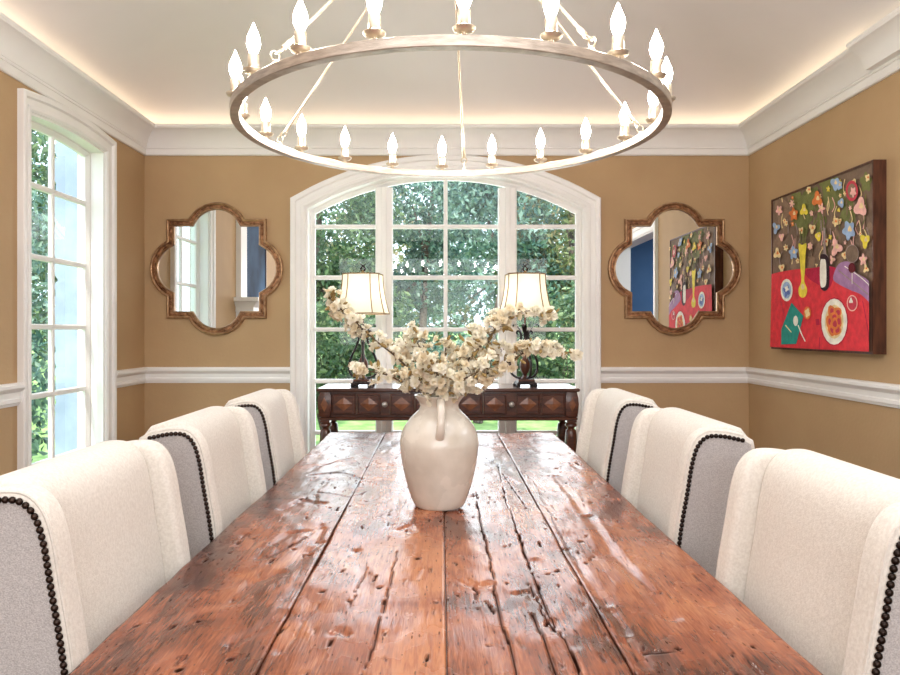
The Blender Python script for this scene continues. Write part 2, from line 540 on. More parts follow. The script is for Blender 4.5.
# breakfront of the crown over the cased opening (right wall, towards the camera)
def shifted(p, d): return [(o+d if o > 0 else 0, h) for o, h in p]
mb = MB(); mb.sweep([(XR-0.0005, -1.2), (XR-0.0005, 3.30)], shifted([(0, 2.471)]+crown_up, 0.036), plan, M['white'])
tag(mb.build('trim_2', angle=30), kind='structure')
# chair rail pieces
rail = [(0, 0.892), (0.010, 0.892), (0.014, 0.905), (0.020, 0.908), (0.020, 0.925), (0.014, 0.930), (0.016, 0.955),
        (0.030, 0.965), (0.038, 0.976), (0.038, 0.990), (0.030, 0.999), (0, 0.999)]
def rails(name, pieces):
    mb = MB()
    for path in pieces: mb.sweep(path, rail, plan, M['white'])
    tag(mb.build(name, angle=30), kind='structure')
CW = 0.10
rails('trim_3', [[(XL, YF), (XR, YF)]])
rails('trim_4', [[(XR, YF), (XR, OY0-CW)]])
rails('trim_5', [[(XR, OY1+CW), (XR, YB), (AXC+AHW+CW, YB)]])
rails('trim_6', [[(AXC-AHW-CW, YB), (XL, YB), (XL, BYC+BHW+0.09)]])
rails('trim_7', [[(XL, BYC-BHW-0.09), (XL, 2.75)]])
bb = [(0, 0), (0.016, 0), (0.016, 0.13), (0.008, 0.15), (0, 0.15)]
def boards(name, path):
    mb = MB(); mb.sweep(path, bb, plan, M['white']); tag(mb.build(name, angle=30), kind='structure')
boards('baseboard_right', [(XR, OY1+CW), (XR, YB), (AXC+AHW+CW, YB)])
boards('baseboard_left', [(AXC-AHW-CW, YB), (XL, YB), (XL, BYC+BHW+0.09)])

# cove rope light lying behind the crown's lip
q = 0.062
mb = MB(); mb.sweep([(XL+q, YF+q), (XR-q, YF+q), (XR-q, YB-q), (XL+q, YB-q)],
                    [(0.007*cos(2*pi*k/8), 2.583+0.007*sin(2*pi*k/8)) for k in range(8)], plan, M['rope'], closed=True)
tag(mb.build('rope_light'), 'warm glowing rope light hidden on the ledge behind the white crown moulding', 'cove light')

# ------------------------------------------------------------------ windows
casing = [(0, -0.12), (0, 0.012), (-0.012, 0.020), (-0.030, 0.020), (-0.034, 0.013), (-0.062, 0.017), (-0.070, 0.030),
          (-0.092, 0.034), (-0.10, 0.030), (-0.10, 0), (-0.02, 0)]
casing = [(0, 0.0), (0, 0.012), (-0.012, 0.020), (-0.030, 0.020), (-0.034, 0.013), (-0.062, 0.017), (-0.070, 0.030),
          (-0.092, 0.034), (-0.10, 0.030), (-0.10, 0)]
def window(name, c, hw, arch, fn, zs, mulls, muntins, sash=0.046, zb=0.05, casing_scale=1.0, top_trim=None):
    """fn(u, z, depth): depth positive goes into the room, negative outwards"""
    root = struct_empty(name)
    n = 24
    path = [(c-hw, zb)]+[(c-hw+2*hw*i/n, arch(c-hw+2*hw*i/n)) for i in range(n+1)]+[(c+hw, zb)]
    # travelling up the left side, over and down the right: left of travel is outwards
    mb = MB()
    mb.sweep(path, [(-o*casing_scale, h) for o, h in casing], lambda u, v, h: fn(u, v, h), M['white'])
    mb.build('casing', root, angle=25)
    mb = MB()
    mb.sweep(path, [(0.0, 0), (0.0, -0.15), (-0.012, -0.15), (-0.012, 0.0)], lambda u, v, h: fn(u, v, h), M['white'])
    mb.build('jamb', root, angle=25)
    s2 = sash
    mb = MB()
    mb.sweep(path, [(-0.012, -0.075), (-0.012, -0.112), (-s2, -0.112), (-s2, -0.092), (-s2+0.012, -0.082), (-s2+0.02, -0.075)], lambda u, v, h: fn(u, v, h), M['white'])
    mb.box((0, 0, 0), (0, 0, 0), M['white']) if False else None
    def bx(u0, u1, z0, z1, d0, d1, chamfer=0.006):
        # bar with chamfered room side
        vs = []
        for d, e in ((d0, 0), (d1-chamfer, 0), (d1, chamfer)):
            if (u1-u0) < (z1-z0): vs += [(u0+e, z0), (u1-e, z0), (u1-e, z1), (u0+e, z1)]
            else: vs += [(u0, z0+e), (u1, z0+e), (u1, z1-e), (u0, z1-e)]
        P = []
        for i, d in enumerate((d0, d1-chamfer, d1)):
            for k in range(4): P.append(fn(vs[i*4+k][0], vs[i*4+k][1], d))
        fs = [(0, 3, 2, 1), (8, 9, 10, 11)]
        for i in (0, 1):
            for k in range(4): fs.append((i*4+k, i*4+(k+1) % 4, i*4+4+(k+1) % 4, i*4+4+k))
        mb.add(P, fs, M['white'])
    bx(c-hw, c+hw, zb, zb+0.10, -0.112, -0.075)
    mb.build('window_frame', root, angle=25)
    for a, b in mulls:
        mb = MB()
        top = min(arch(a), arch(b))-s2+0.01
        bx(a, b, zb, top, -0.112, -0.07, 0.010)
        bx((a+b)/2-0.018, (a+b)/2+0.018, zb, top, -0.08, -0.055, 0.006)
        mb.build('mullion', root, angle=25)
    mb = MB()
    for a, b in muntins:
        bx(a, b, zb, min(arch(a), arch(b))-s2+0.01, -0.111, -0.088)
    edges = [c-hw+s2-0.01]+[e for m_ in mulls for e in m_]+[c+hw-s2+0.01]
    for i in range(0, len(edges), 2):
        for z in zs: bx(edges[i], edges[i+1], z-0.0145, z+0.0145, -0.111, -0.0875)
    mb.build('muntin_grid', root, angle=25)
    for i in range(0, len(edges), 2):
        mb = MB(); u0, u1 = edges[i], edges[i+1]
        k = 14; top = [(u0+(u1-u0)*j/k, arch(u0+(u1-u0)*j/k)-s2+0.008) for j in range(k+1)]
        poly = [(u0, zb+0.09), (u1, zb+0.09)]+top[::-1]
        K = len(poly)
        vs = [fn(u, z, -0.109) for u, z in poly]
        mb.add(vs, [tuple(range(K))], M['glass'])
        mb.build('glass_pane', root, smooth=False)
    return root
ZS = [1.953, 1.605, 1.25, 0.897, 0.545, 0.195]
window('window_1', AXC, AHW, arch_main, lambda u, z, d: (u, YB-d, z), ZS,
       [(-0.440, -0.322), (0.397, 0.523)], [(0.024, 0.052)])
window('window_2', BYC, BHW, arch_side, lambda u, z, d: (XL+d, u, z), [1.985, 1.62, 1.262, 0.905, 0.548, 0.195],
       [], [(3.735, 3.763)], sash=0.042, casing_scale=0.92)

# casing of the opening to the blue room
mb = MB()
mb.sweep([(OY0, 0), (OY0, OZ), (OY1, OZ), (OY1, 0)], [(-o, h) for o, h in casing], lambda u, v, h: (XR-h, u, v), M['white'])
mb.sweep([(OY0, 0), (OY0, OZ), (OY1, OZ), (OY1, 0)], [(0, 0), (-0.012, 0), (-0.012, -WT), (0, -WT)], lambda u, v, h: (XR-h, u, v), M['white'])
tag(mb.build('door_1', angle=25), kind='structure')

# mantelpiece on the left wall, seen only in the left mirror
mt = thing('fireplace_mantel', 'white panelled fireplace mantel against the tan wall, seen in the left mirror', 'mantel', (XL, 1.95, 0))
mb = MB(); mb.box((0.0, -0.62, 0), (0.16, -0.40, 1.42), M['white']); mb.box((0.0, 0.40, 0), (0.16, 0.62, 1.42), M['white'])
mb.box((0.0, -0.40, 0.95), (0.14, 0.40, 1.42), M['white']); mb.box((0.0, -0.40, 0), (0.02, 0.40, 0.95), M['dark'])
mb.build('surround', mt, smooth=False)
mb = MB(); mb.sweep([(0.62, 0), (0.62, 0.16), (-0.62, 0.16), (-0.62, 0)][::-1], [(0, 1.42), (0.012, 1.43), (0.015, 1.47), (0.05, 1.52), (0.075, 1.53), (0.075, 1.565), (0, 1.565)],
                    lambda u, v, h: (v, u, h), M['white'])
mb.box((0, -0.62, 1.42), (0.16, 0.62, 1.565), M['white'])
mb.build('mantel_shelf', mt, angle=30)
mb = MB(); mb.box((XL, 2.36, 1.565), (XL+0.05, 2.57, 2.41), M['white']); tag(mb.build('trim_8', smooth=False), kind='structure')
dk = thing('dark_picture', 'tall dark blue picture above the mantel, seen only in the left mirror', 'picture', (XL, 1.95, 1.57))
mb = MB(); mb.box((0, -0.40, 0), (0.03, 0.40, 0.80), M['dark']); mb.build('canvas', dk, smooth=False)
mb = MB(); mb.sweep([(-0.40, 0), (0.40, 0), (0.40, 0.80), (-0.40, 0.80)], [(0, 0), (0, 0.04), (-0.02, 0.04), (-0.02, 0)], lambda u, v, h: (h, u, v), M['darkleg'], closed=True)
mb.build('picture_frame', dk, smooth=False)

# ------------------------------------------------------------------ outside
mb = MB()
n = 30; vs = []; fs = []
for j in range(n+1):
    for i in range(n+1):
        x = -22+44*i/n; y = YB+WT+0.02+40*j/n
        vs.append((x, y, -0.15+0.02*sin(x*1.3)*cos(y)+max(0, (y-9))*0.045))
for j in range(n):
    for i in range(n):
        a = j*(n+1)+i; fs.append((a, a+1, a+n+2, a+n+1))
mb.add(vs, fs, M['soil'])
tag(mb.build('lawn'), kind='structure')
mb = MB(); mb.box((-22, -3.4, -0.17), (XL-WT-0.02, YB+WT+0.02, -0.15), M['soil'])
tag(mb.build('lawn_side', smooth=False), kind='structure')

def leaves(center, radii, count, size, mt, shell=0.55):
    c = np.array(center); r = np.array(radii)
    d = RNG.normal(size=(count, 3)); d /= np.linalg.norm(d, axis=1)[:, None]
    rad = shell+(1-shell)*RNG.random(count)**0.6
    lump = 1+0.18*np.sin(d[:, 0]*7+center[0]*3)*np.cos(d[:, 2]*6+center[1])
    p = c+d*r*(rad*lump)[:, None]
    a = RNG.normal(size=(count, 3)); a /= np.linalg.norm(a, axis=1)[:, None]
    b = np.cross(a, RNG.normal(size=(count, 3))); b /= np.linalg.norm(b, axis=1)[:, None]
    s = size*(0.6+0.8*RNG.random(count))[:, None]
    nrm = np.cross(a, b)*s*0.18
    v = np.stack([p-a*s, p+b*s*0.45+nrm, p+a*s, p-b*s*0.45+nrm], axis=1).reshape(-1, 3)
    f = [(4*i, 4*i+1, 4*i+2, 4*i+3) for i in range(count)]
    return v.tolist(), f

def make_tree(name, label, cat, x, y, h, crown, nleaf, size, mt, trunk_r, lean=(0, 0), group=None):
    """crown: list of (dx, dy, z, rx, ry, rz)"""
    g = -0.15+max(0, y-9)*0.045
    t = thing(name, label, cat, (x, y, g), 0, group)
    tot = sum(c[3]*c[5] for c in crown)
    mb = MB()
    for c in crown:
        v, f = leaves((c[0], c[1], c[2]), c[3:6], int(nleaf*c[3]*c[5]/tot), size, mt)
        mb.add(v, f, M[mt])
    fo = mb.build('foliage', t, smooth=False)
    mb = MB()
    top = (lean[0], lean[1], h)
    pts = smooth_path([(0, 0, 0), (lean[0]*.2+.03, lean[1]*.3, h*.33), (lean[0]*.6-.03, lean[1]*.6, h*.66), top], 4)
    mb.tube(pts, [trunk_r*(1-.6*i/(len(pts)-1)) for i in range(len(pts))], M['bark'], n=9)
    for c in crown:
        k = int(len(pts)*0.55)
        s = pts[k]
        mid = ((s[0]+c[0])/2+.05, (s[1]+c[1])/2, (s[2]+c[2])/2)
        bp = smooth_path([s, mid, (c[0], c[1], c[2])], 4)
        mb.tube(bp, [trunk_r*.45*(1-.7*i/(len(bp)-1)) for i in range(len(bp))], M['bark'], n=6)
    mb.build('trunk' if h > 1.8 else 'stem', t)
    return t

G = 'shrubs outside the arched window'
make_tree('shrub', 'leafy green shrub outside the left light of the arched window', 'shrub', -1.25, 7.3, 0.9,
          [(0, 0, 1.12, .62, .5, .60), (.35, .2, .95, .45, .4, .42)], 5200, .040, 'leaf_a', .03, group=G)
make_tree('shrub', 'low green shrub outside the middle of the arched window, between the lamps', 'shrub', 0.1, 8.6, 0.8,
          [(-.3, 0, 0.86, .50, .5, .38), (.4, .2, .9, .5, .4, .40)], 4200, .042, 'leaf_b', .03, group=G)
make_tree('shrub', 'leafy green shrub outside the right light of the arched window', 'shrub', 1.35, 7.6, 1.0,
          [(0, 0, 1.2, .6, .5, .64), (-.35, .2, .98, .4, .4, .42)], 5200, .040, 'leaf_a', .03, group=G)
make_tree('shrub', 'dark shrub close outside the tall left window', 'shrub', -4.25, 6.3, 1.5,
          [(0, 0, 1.1, .75, .6, 1.15), (.1, .2, 2.2, .5, .5, .7), (-.45, -.5, .45, .6, .5, .55), (.35, -.4, .4, .4, .4, .5)], 7000, .045, 'leaf_b', .04)
GT = 'garden trees beyond the shrubs'
make_tree('garden_tree', 'green tree filling the upper left light of the arched window', 'tree', -2.1, 11.2, 3.4,
          [(0, 0, 3.0, 1.4, 1.0, 1.2), (.7, .2, 1.7, .9, .8, .9), (-.6, .3, 1.6, 1., .8, 1.)], 13000, .056, 'leaf_a', .10, (.2, 0), GT)
make_tree('garden_tree', 'slender dark tree left of centre in the arched window', 'tree', -0.4, 12.5, 3.9,
          [(-.1, 0, 3.5, 1.2, .9, .85), (.3, .4, 2.2, .8, .7, .7), (-.7, .2, 1.6, .7, .6, .6)], 10500, .054, 'leaf_b', .09, (.3, 0), GT)
make_tree('garden_tree', 'leaning grey-trunked tree right of centre in the arched window', 'tree', 0.55, 10.2, 3.4,
          [(.35, 0, 3.0, .8, .8, .75), (.0, .3, 3.5, .7, .7, .5), (.9, .3, 2.2, .5, .6, .55)], 7000, .050, 'leaf_b', .075, (.75, 0), GT)
make_tree('garden_tree', 'olive tinted tree in the upper right light of the arched window', 'tree', 2.1, 10.6, 3.2,
          [(-.2, 0, 2.95, 1.0, .9, 1.0), (.3, .2, 1.8, .8, .7, .8), (-.7, .1, 1.9, .55, .5, .6)], 9500, .054, 'leaf_c', .09, (-.1, 0), GT)
make_tree('garden_tree', 'tall green tree seen through the upper panes of the left window', 'tree', -6.4, 9.6, 4.2,
          [(0, 0, 3.4, 1.5, 1.3, 1.3), (.3, .2, 1.9, 1.2, 1., 1.1), (-.5, -.4, 4.6, 1.1, 1, .8)], 10000, .07, 'leaf_a', .12, (.2, 0), GT)
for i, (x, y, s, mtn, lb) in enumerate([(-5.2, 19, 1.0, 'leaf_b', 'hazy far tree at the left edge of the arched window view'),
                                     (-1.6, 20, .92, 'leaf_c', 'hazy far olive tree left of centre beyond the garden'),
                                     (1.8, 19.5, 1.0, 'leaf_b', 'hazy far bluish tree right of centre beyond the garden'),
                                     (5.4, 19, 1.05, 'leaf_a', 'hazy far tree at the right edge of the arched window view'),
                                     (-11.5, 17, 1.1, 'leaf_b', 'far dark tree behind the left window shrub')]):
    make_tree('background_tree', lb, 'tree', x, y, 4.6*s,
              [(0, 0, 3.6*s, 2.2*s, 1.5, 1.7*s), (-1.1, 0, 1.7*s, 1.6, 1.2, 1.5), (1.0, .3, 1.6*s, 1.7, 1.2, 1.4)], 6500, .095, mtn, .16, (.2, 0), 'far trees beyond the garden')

# white masonry wing outside the left window, with its rough edge
mb = MB()
vs = []; fs = []
nz_ = 130
for k in range(nz_+1):
    z = -0.2+5.2*k/nz_
    w = RNG.normal()*0.012
    vs += [(-3.03+w, 5.5, z), (-2.30, 5.5, z), (-2.30, 5.9, z), (-3.03+w*.6, 5.9, z)]
for k in range(nz_):
    for j in range(4): fs.append((k*4+j, k*4+(j+1) % 4, k*4+4+(j+1) % 4, k*4+4+j))
fs += [(3, 2, 1, 0), (nz_*4, nz_*4+1, nz_*4+2, nz_*4+3)]
mb.add(vs, fs, M['stone'])
tag(mb.build('masonry_pier', smooth=False), 'whitewashed masonry pier with a ragged edge outside the left window', 'pier')

# ------------------------------------------------------------------ dining table
TZ = 0.76
TX0, TX1, TY0, TY1 = -0.523, 0.537, 0.42, 3.33
def vnoise(x, y, seed):
    xi = np.floor(x).astype(int); yi = np.floor(y).astype(int)
    fx = x-xi; fy = y-yi; fx = fx*fx*(3-2*fx); fy = fy*fy*(3-2*fy)
    h = lambda a, b: ((np.sin(a*127.1+b*311.7+seed*74.7)*43758.5453) % 1.0)
    return (h(xi, yi)*(1-fx)+h(xi+1, yi)*fx)*(1-fy)+(h(xi, yi+1)*(1-fx)+h(xi+1, yi+1)*fx)*fy
def TP(zx, zy):
    x = 200+zx/1.8; y = 420+zy/1.8
    Y = 700*(EYE-TZ)/(y-331)
    return ((x-440)/700*Y, Y)
CR = []   # (points, width, depth)
def crack(pts, w, d): CR.append(([TP(*p) for p in pts], w, d))
crack([(497, 128), (503, 180), (524, 258), (531, 320), (548, 378), (574, 470)], .0026, .9)
crack([(536, 80), (552, 150), (574, 205), (588, 240)], .0024, .8)
crack([(566, 190), (598, 268), (618, 325), (650, 385), (688, 470)], .0028, 1)
crack([(590, 290), (622, 348), (640, 380)], .003, .8)
crack([(600, 345), (622, 400), (645, 470)], .0036, 1)
crack([(356, 235), (340, 300), (318, 385), (286, 470)], .0024, .75)
crack([(300, 262), (285, 300), (268, 340)], .0022, .6)
crack([(545, 95), (588, 158)], .0025, .7)
crack([(600, 110), (640, 190), (690, 275)], .0022, .5)
crack([(690, 330), (735, 400), (760, 440)], .0024, .5)
crack([(150, 420), (190, 360), (215, 330)], .0022, .4)
crack([(800, 418), (870, 420)], .0022, .8)
crack([(120, 250), (150, 235), (190, 212)], .003, .5)
crack([(210, 130), (270, 138), (300, 128)], .0035, .5)
crack([(215, 85), (250, 75), (275, 68)], .004, .6)
DENTS = []
def dent(pts, w, d): DENTS.append(([TP(*p) for p in pts], w, d))
dent([(700, 172), (740, 235), (790, 290), (850, 352)], .017, .0042)
dent([(660, 230), (690, 275), (730, 330)], .012, .0034)
dent([(640, 100), (665, 130), (690, 165)], .013, .003)
dent([(480, 290), (500, 300), (520, 292)], .012, .004)
dent([(770, 400), (790, 420), (800, 440)], .014, .004)
dent([(740, 345), (755, 365), (765, 385)], .010, .003)
dent([(150, 160), (185, 145), (220, 150)], .016, .0042)
dent([(200, 100), (250, 95), (290, 105)], .014, .0034)
dent([(130, 225), (160, 205), (190, 200)], .012, .0034)
dent([(240, 385), (252, 378), (262, 386)], .009, .004)
dent([(280, 230), (300, 290), (290, 340)], .016, .003)
dent([(360, 195), (375, 190), (385, 200)], .012, .0035)
dent([(570, 310), (590, 305), (600, 318)], .010, .003)
dent([(60, 330), (100, 290), (140, 275)], .018, .0035)
dent([(60, 400), (110, 380), (150, 350)], .016, .003)
r2 = random.Random(12)
for k in range(46):
    x = r2.uniform(TX0+.03, TX1-.03); y = r2.uniform(.95, 3.2); a = r2.uniform(-.5, .5)
    DENTS.append(([(x, y), (x+a*.05, y+r2.uniform(.02, .12))], r2.uniform(.006, .016), r2.uniform(.001, .003)))

for k in range(230):
    x = r2.uniform(TX0+.02, TX1-.02); y = r2.uniform(.9, 3.3)
    l = r2.uniform(.004, .028); dx = r2.uniform(-.25, .25)*l
    CR.append(([(x, y), (x+dx, y+l)], r2.uniform(.0014, .0030), r2.uniform(.45, .95)))
for k in range(60):   # knots and worm pits
    x = r2.uniform(TX0+.02, TX1-.02); y = r2.uniform(.9, 3.3)
    CR.append(([(x, y), (x+.002, y+.002)], r2.uniform(.003, .006), r2.uniform(.6, 1)))

table = thing('dining_table', 'long reclaimed plank dining table with cracked glossy reddish brown top', 'dining table', (0, 0, 0))
def add_attr(o, name, vals):
    a = o.data.attributes.new(name, 'FLOAT', 'POINT')
    a.data.foreach_set('value', vals)
seams = [TX0, -0.257, 0.010, 0.270, TX1]
tones = [-0.03, 0.055, -0.005, 0.0]
for pi_ in range(4):
    x0, x1 = seams[pi_]+(.0008 if pi_ else 0), seams[pi_+1]-(.0008 if pi_ < 3 else 0)
    nx = 80; ny = 520
    gx = np.linspace(x0, x1, nx+1)
    t = np.linspace(0, 1, ny+1)
    gy = TY0+(TY1-TY0)*(t**1.25)
    X, Y = np.meshgrid(gx, gy)
    s = pi_*13.7
    H = (vnoise(X*5+s, Y*1.8, s)-.5)*.0052+(vnoise(X*13+s, Y*6, s+1)-.5)*.0040+(vnoise(X*34, Y*17+s, s+2)-.5)*.0022+(vnoise(X*100, Y*26+s, s+3)-.5)*.0006
    # hollows worn between the ridges
    hol = np.clip(vnoise(X*9+s, Y*3.2+4, s+5)-.55, 0, 1)
    H -= hol**2*.028
    e = np.minimum(X-x0, x1-X)
    for pts, w, d in DENTS:
        xs = [p[0] for p in pts]; ys = [p[1] for p in pts]
        i0, i1 = np.searchsorted(gx, [min(xs)-w*2, max(xs)+w*2]); j0, j1 = np.searchsorted(gy, [min(ys)-w*2, max(ys)+w*2])
        if j1 <= j0 or i1 <= i0: continue
        xx = X[j0:j1, i0:i1]; yy = Y[j0:j1, i0:i1]; dist = np.full(xx.shape, 9.0)
        for a in range(len(pts)-1):
            ax, ay = pts[a]; dx, dy = pts[a+1][0]-ax, pts[a+1][1]-ay
            tt = np.clip(((xx-ax)*dx+(yy-ay)*dy)/(dx*dx+dy*dy), 0, 1)
            dist = np.minimum(dist, np.hypot(xx-ax-tt*dx, (yy-ay-tt*dy)))
        k = np.clip(1-dist/(w*1.5), 0, 1); H[j0:j1, i0:i1] -= d*(k*k*(3-2*k))
    wob = .004+.003*vnoise(Y*9, Y*0+s, s+4)
    H -= np.clip(1-e/(wob*.6), 0, 1)**2*.0022
    H -= np.clip(1-np.minimum(Y-TY0, TY1-Y)/.012, 0, 1)**2*.006
    wear = np.clip(1-e/.0011, 0, 1)*(.75 if pi_ != 1 else .5)*(.35+.65*vnoise(Y*14, Y*0+pi_, 8))
    if pi_ == 1: wear *= (X-x0 < x1-X)
    if pi_ == 2: wear *= (X-x0 > x1-X)
    if pi_ == 0: wear *= (X-x0 > x1-X)
    if pi_ == 3: wear *= (X-x0 < x1-X)
    for pts, w, d in CR:
        xs = [p[0] for p in pts]; ys = [p[1] for p in pts]
        bx0, bx1, by0, by1 = min(xs)-.02, max(xs)+.02, min(ys)-.02, max(ys)+.02
        if bx1 < x0 or bx0 > x1: continue
        j0, j1 = np.searchsorted(gy, [by0, by1]); i0, i1 = np.searchsorted(gx, [bx0, bx1])
        if j1 <= j0 or i1 <= i0: continue
        xx = X[j0:j1, i0:i1]; yy = Y[j0:j1, i0:i1]
        wig = (vnoise(yy*34, yy*0+w*1000, 3)-.5)*.006 if len(pts) > 2 else 0
        dist = np.full(xx.shape, 9.0)
        for a in range(len(pts)-1):
            ax, ay = pts[a]; bx, by = pts[a+1]
            dx, dy = bx-ax, by-ay
            tt = np.clip(((xx+wig-ax)*dx+(yy-ay)*dy)/(dx*dx+dy*dy), 0, 1)
            dist = np.minimum(dist, np.hypot(xx+wig-ax-tt*dx, yy-ay-tt*dy))
        wv = w*.68*(.5+1.0*vnoise(yy*22, yy*0, w*5000)) if len(pts) > 2 else w
        k = np.clip(1-dist/(wv*1.25), 0, 1)
        H[j0:j1, i0:i1] -= k**.8*.0045*d
        wear[j0:j1, i0:i1] = np.maximum(wear[j0:j1, i0:i1], np.clip(k*2.6, 0, 1)*min(1, d*1.2))
    Z = TZ+H-.0005
    NV = (nx+1)*(ny+1)
    V = np.stack([X.ravel(), Y.ravel(), Z.ravel()], 1).tolist()
    idx = lambda j, i: j*(nx+1)+i
    F = [(idx(j, i), idx(j, i+1), idx(j+1, i+1), idx(j+1, i)) for j in range(ny) for i in range(nx)]
    border = [idx(0, i) for i in range(nx+1)]+[idx(j, nx) for j in range(1, ny+1)]+[idx(ny, i) for i in range(nx-1, -1, -1)]+[idx(j, 0) for j in range(ny-1, 0, -1)]
    nb = len(border)
    for b in border: V.append([V[b][0], V[b][1], TZ-.05])
    for k in range(nb): F.append((border[k], NV+k, NV+(k+1) % nb, border[(k+1) % nb]))
    F.append(tuple(NV+k for k in range(nb)))
    me = bpy.data.meshes.new('plank')
    me.from_pydata(V, [], F); me.materials.append(M['table'])
    me.polygons.foreach_set('use_smooth', [True]*(nx*ny)+[False]*(nb+1))
    o = bpy.data.objects.new('plank', me); COL.objects.link(o); o.parent = table
    tn = tones[pi_]+.05*(vnoise(X*3, Y*1.3+s, 9)-.5)
    if pi_ == 1: tn = tn+.05*np.clip((X+.09)/.1, 0, 1)
    if pi_ == 2: tn = tn-.06*np.clip((.08-X)/.07, 0, 1)
    add_attr(o, 'tone', tn.ravel().tolist()+[tones[pi_]]*nb)
    add_attr(o, 'wear', wear.ravel().tolist()+[0.0]*nb)
mb = MB(); mb.box((-0.44, 0.56, 0.62), (0.455, 0.60, TZ-.051), M['table']); mb.box((-0.44, 3.17, 0.62), (0.455, 3.21, TZ-.051), M['table'])
mb.box((-0.44, 0.60, 0.62), (-0.41, 3.17, TZ-.051), M['table']); mb.box((0.425, 0.60, 0.62), (0.455, 3.17, TZ-.051), M['table'])
mb.build('apron', table, smooth=False)
for x, y in ((-.41, .57), (.425, .57), (-.41, 3.18), (.425, 3.18)):
    mb = MB()
    mb.box((x-.05, y-.05, .56), (x+.05, y+.05, TZ-.052), M['table'])
    mb.lathe([(.045, .56), (.05, .54), (.036, .52), (.05, .48), (.052, .38), (.034, .16), (.03, .12), (.045, .10), (.045, .07), (.03, .05), (.03, 0)], M['table'], (x, y, 0), 20)
    mb.build('leg', table)

# ------------------------------------------------------------------ chairs
def make_chair():
    t = thing('dining_chair', 'x', 'dining chair')
    HW = 0.24; WTH = 0.052
    front = [(.030, .40), (.018, .58), (0, .76), (-.018, .87), (-.030, .94), (-.046, .984), (-.074, 1.008), (-.115, 1.010), (-.165, 1.000)]
    rear = [(-.190, .985), (-.193, .955), (-.176, .90), (-.140, .76), (-.122, .60), (-.115, .40)]
    wing_o = smooth_path(front, 5)+smooth_path(rear, 4)
    for s in (-1, 1):
        mb = MB()
        y0, y1 = (HW-WTH, HW) if s > 0 else (-HW, -HW+WTH)
        pillow(mb, wing_o, y0, y1, .014, M['cream_fabric'], 6)
        mb.build('wing', t, angle=60)
        # grey outside panel
        inner = poly_inset(ccw(wing_o), .012)
        mb = MB(); yo = s*HW
        K = len(inner)
        v = [(x, yo-s*.004, z) for x, z in inner]+[(x, yo+s*.0012, z) for x, z in poly_inset(inner, .001)]
        mb.add(v, [tuple(range(K, 2*K))]+[(k, (k+1) % K, K+(k+1) % K, K+k) for k in range(K)], M['grey_fabric'])
        tag(mb.build('side_panel', t, smooth=False), 'grey linen outer side of the chair back')
        mb = MB(); pth = smooth_path(front, 5)
        # piping runs beside the nails
        ins = []
        for i, p in enumerate(pth):
            a = pth[max(0, i-1)]; b = pth[min(len(pth)-1, i+1)]
            l = math.hypot(b[0]-a[0], b[1]-a[1]); nn = ((-(b[1]-a[1]))/l, (b[0]-a[0])/l)
            ins.append((p, nn))
        mb.tube([(p[0]+nn[0]*.0045, yo-s*.0045, p[1]+nn[1]*.0045) for p, nn in ins], .0028, M['piping'], 6)
        mb.build('piping', t)
        # nailheads at even spacing
        line = [(p[0]+nn[0]*.0145, p[1]+nn[1]*.0145) for p, nn in ins]
        seg = [0]
        for a, b in zip(line, line[1:]): seg.append(seg[-1]+math.hypot(b[0]-a[0], b[1]-a[1]))
        tot = seg[-1]; sp = .0104; pos = []
        d = tot-.002
        while d > 0:
            i = max(k for k in range(len(seg)) if seg[k] <= d); i = min(i, len(line)-2)
            u = (d-seg[i])/(seg[i+1]-seg[i])
            pos.append((line[i][0]+(line[i+1][0]-line[i][0])*u, line[i][1]+(line[i+1][1]-line[i][1])*u)); d -= sp
        dome = [(.0055, 0), (.0054, .0012), (.0044, .0030), (.0026, .0042), (.0006, .0047)]
        def dm(mb, x, z, base=(0, 0, 0)):
            vs = []; fs = []; n = 10
            for r, h in dome:
                for k in range(n):
                    vs.append((x+r*cos(2*pi*k/n), s*h+base[1], z+r*sin(2*pi*k/n)))
            for i in range(len(dome)-1):
                for k in range(n): fs.append((i*n+k, i*n+(k+1) % n, (i+1)*n+(k+1) % n, (i+1)*n+k))
            fs.append(tuple((len(dome)-1)*n+k for k in range(n)))
            mb.add(vs, fs, M['nail'])
        m0 = MB(); dm(m0, 0, 0)
        first = None; y_n = yo+s*.0012
        for x, z in pos[:48]:
            if first is None:
                first = m0.build('nailhead', t, loc=(x, y_n, z), angle=80)
            else:
                c = first.copy(); COL.objects.link(c); c.parent = t; c.location = (x, y_n, z)
        if s > 0:
            rest = pos[48:]
        m1 = MB() if s < 0 else m1
        for x, z in pos[48:]: dm(m1, x, z, (0, y_n, 0))
    tag(m1.build('lower_nailheads', t, angle=80), kind='stuff')
    # cushioned back panel between the wings
    pf = [(-.006, .40), (-.018, .58), (-.038, .76), (-.054, .86), (-.064, .93), (-.078, .982), (-.106, 1.012), (-.145, 1.017), (-.182, 1.006)]
    pr = [(-.198, .985), (-.199, .955), (-.182, .90), (-.146, .76), (-.128, .60), (-.121, .40)]
    mb = MB(); pillow(mb, smooth_path(pf, 5)+smooth_path(pr, 4), -HW+WTH-.006, HW-WTH+.006, .016, M['cream_fabric'], 5)
    mb.build('backrest', t, angle=60)
    # seat
    st = [(-.115, .37), (.36, .37), (.385, .385), (.392, .42), (.385, .465), (.36, .485), (.1, .492), (-.115, .48)]
    mb = MB(); pillow(mb, smooth_path(st, 4, closed=True), -HW, HW, .022, M['cream_fabric'], 4)
    mb.build('seat', t, angle=60)
    for x, y in ((-.09, -.195), (-.09, .195), (.35, -.195), (.35, .195)):
        mb = MB(); mb.box((x-.022, y-.022, 0), (x+.022, y+.022, .372), M['darkleg'], taper=.62)
        mb.build('leg', t, smooth=False)
    return t
proto = make_chair()
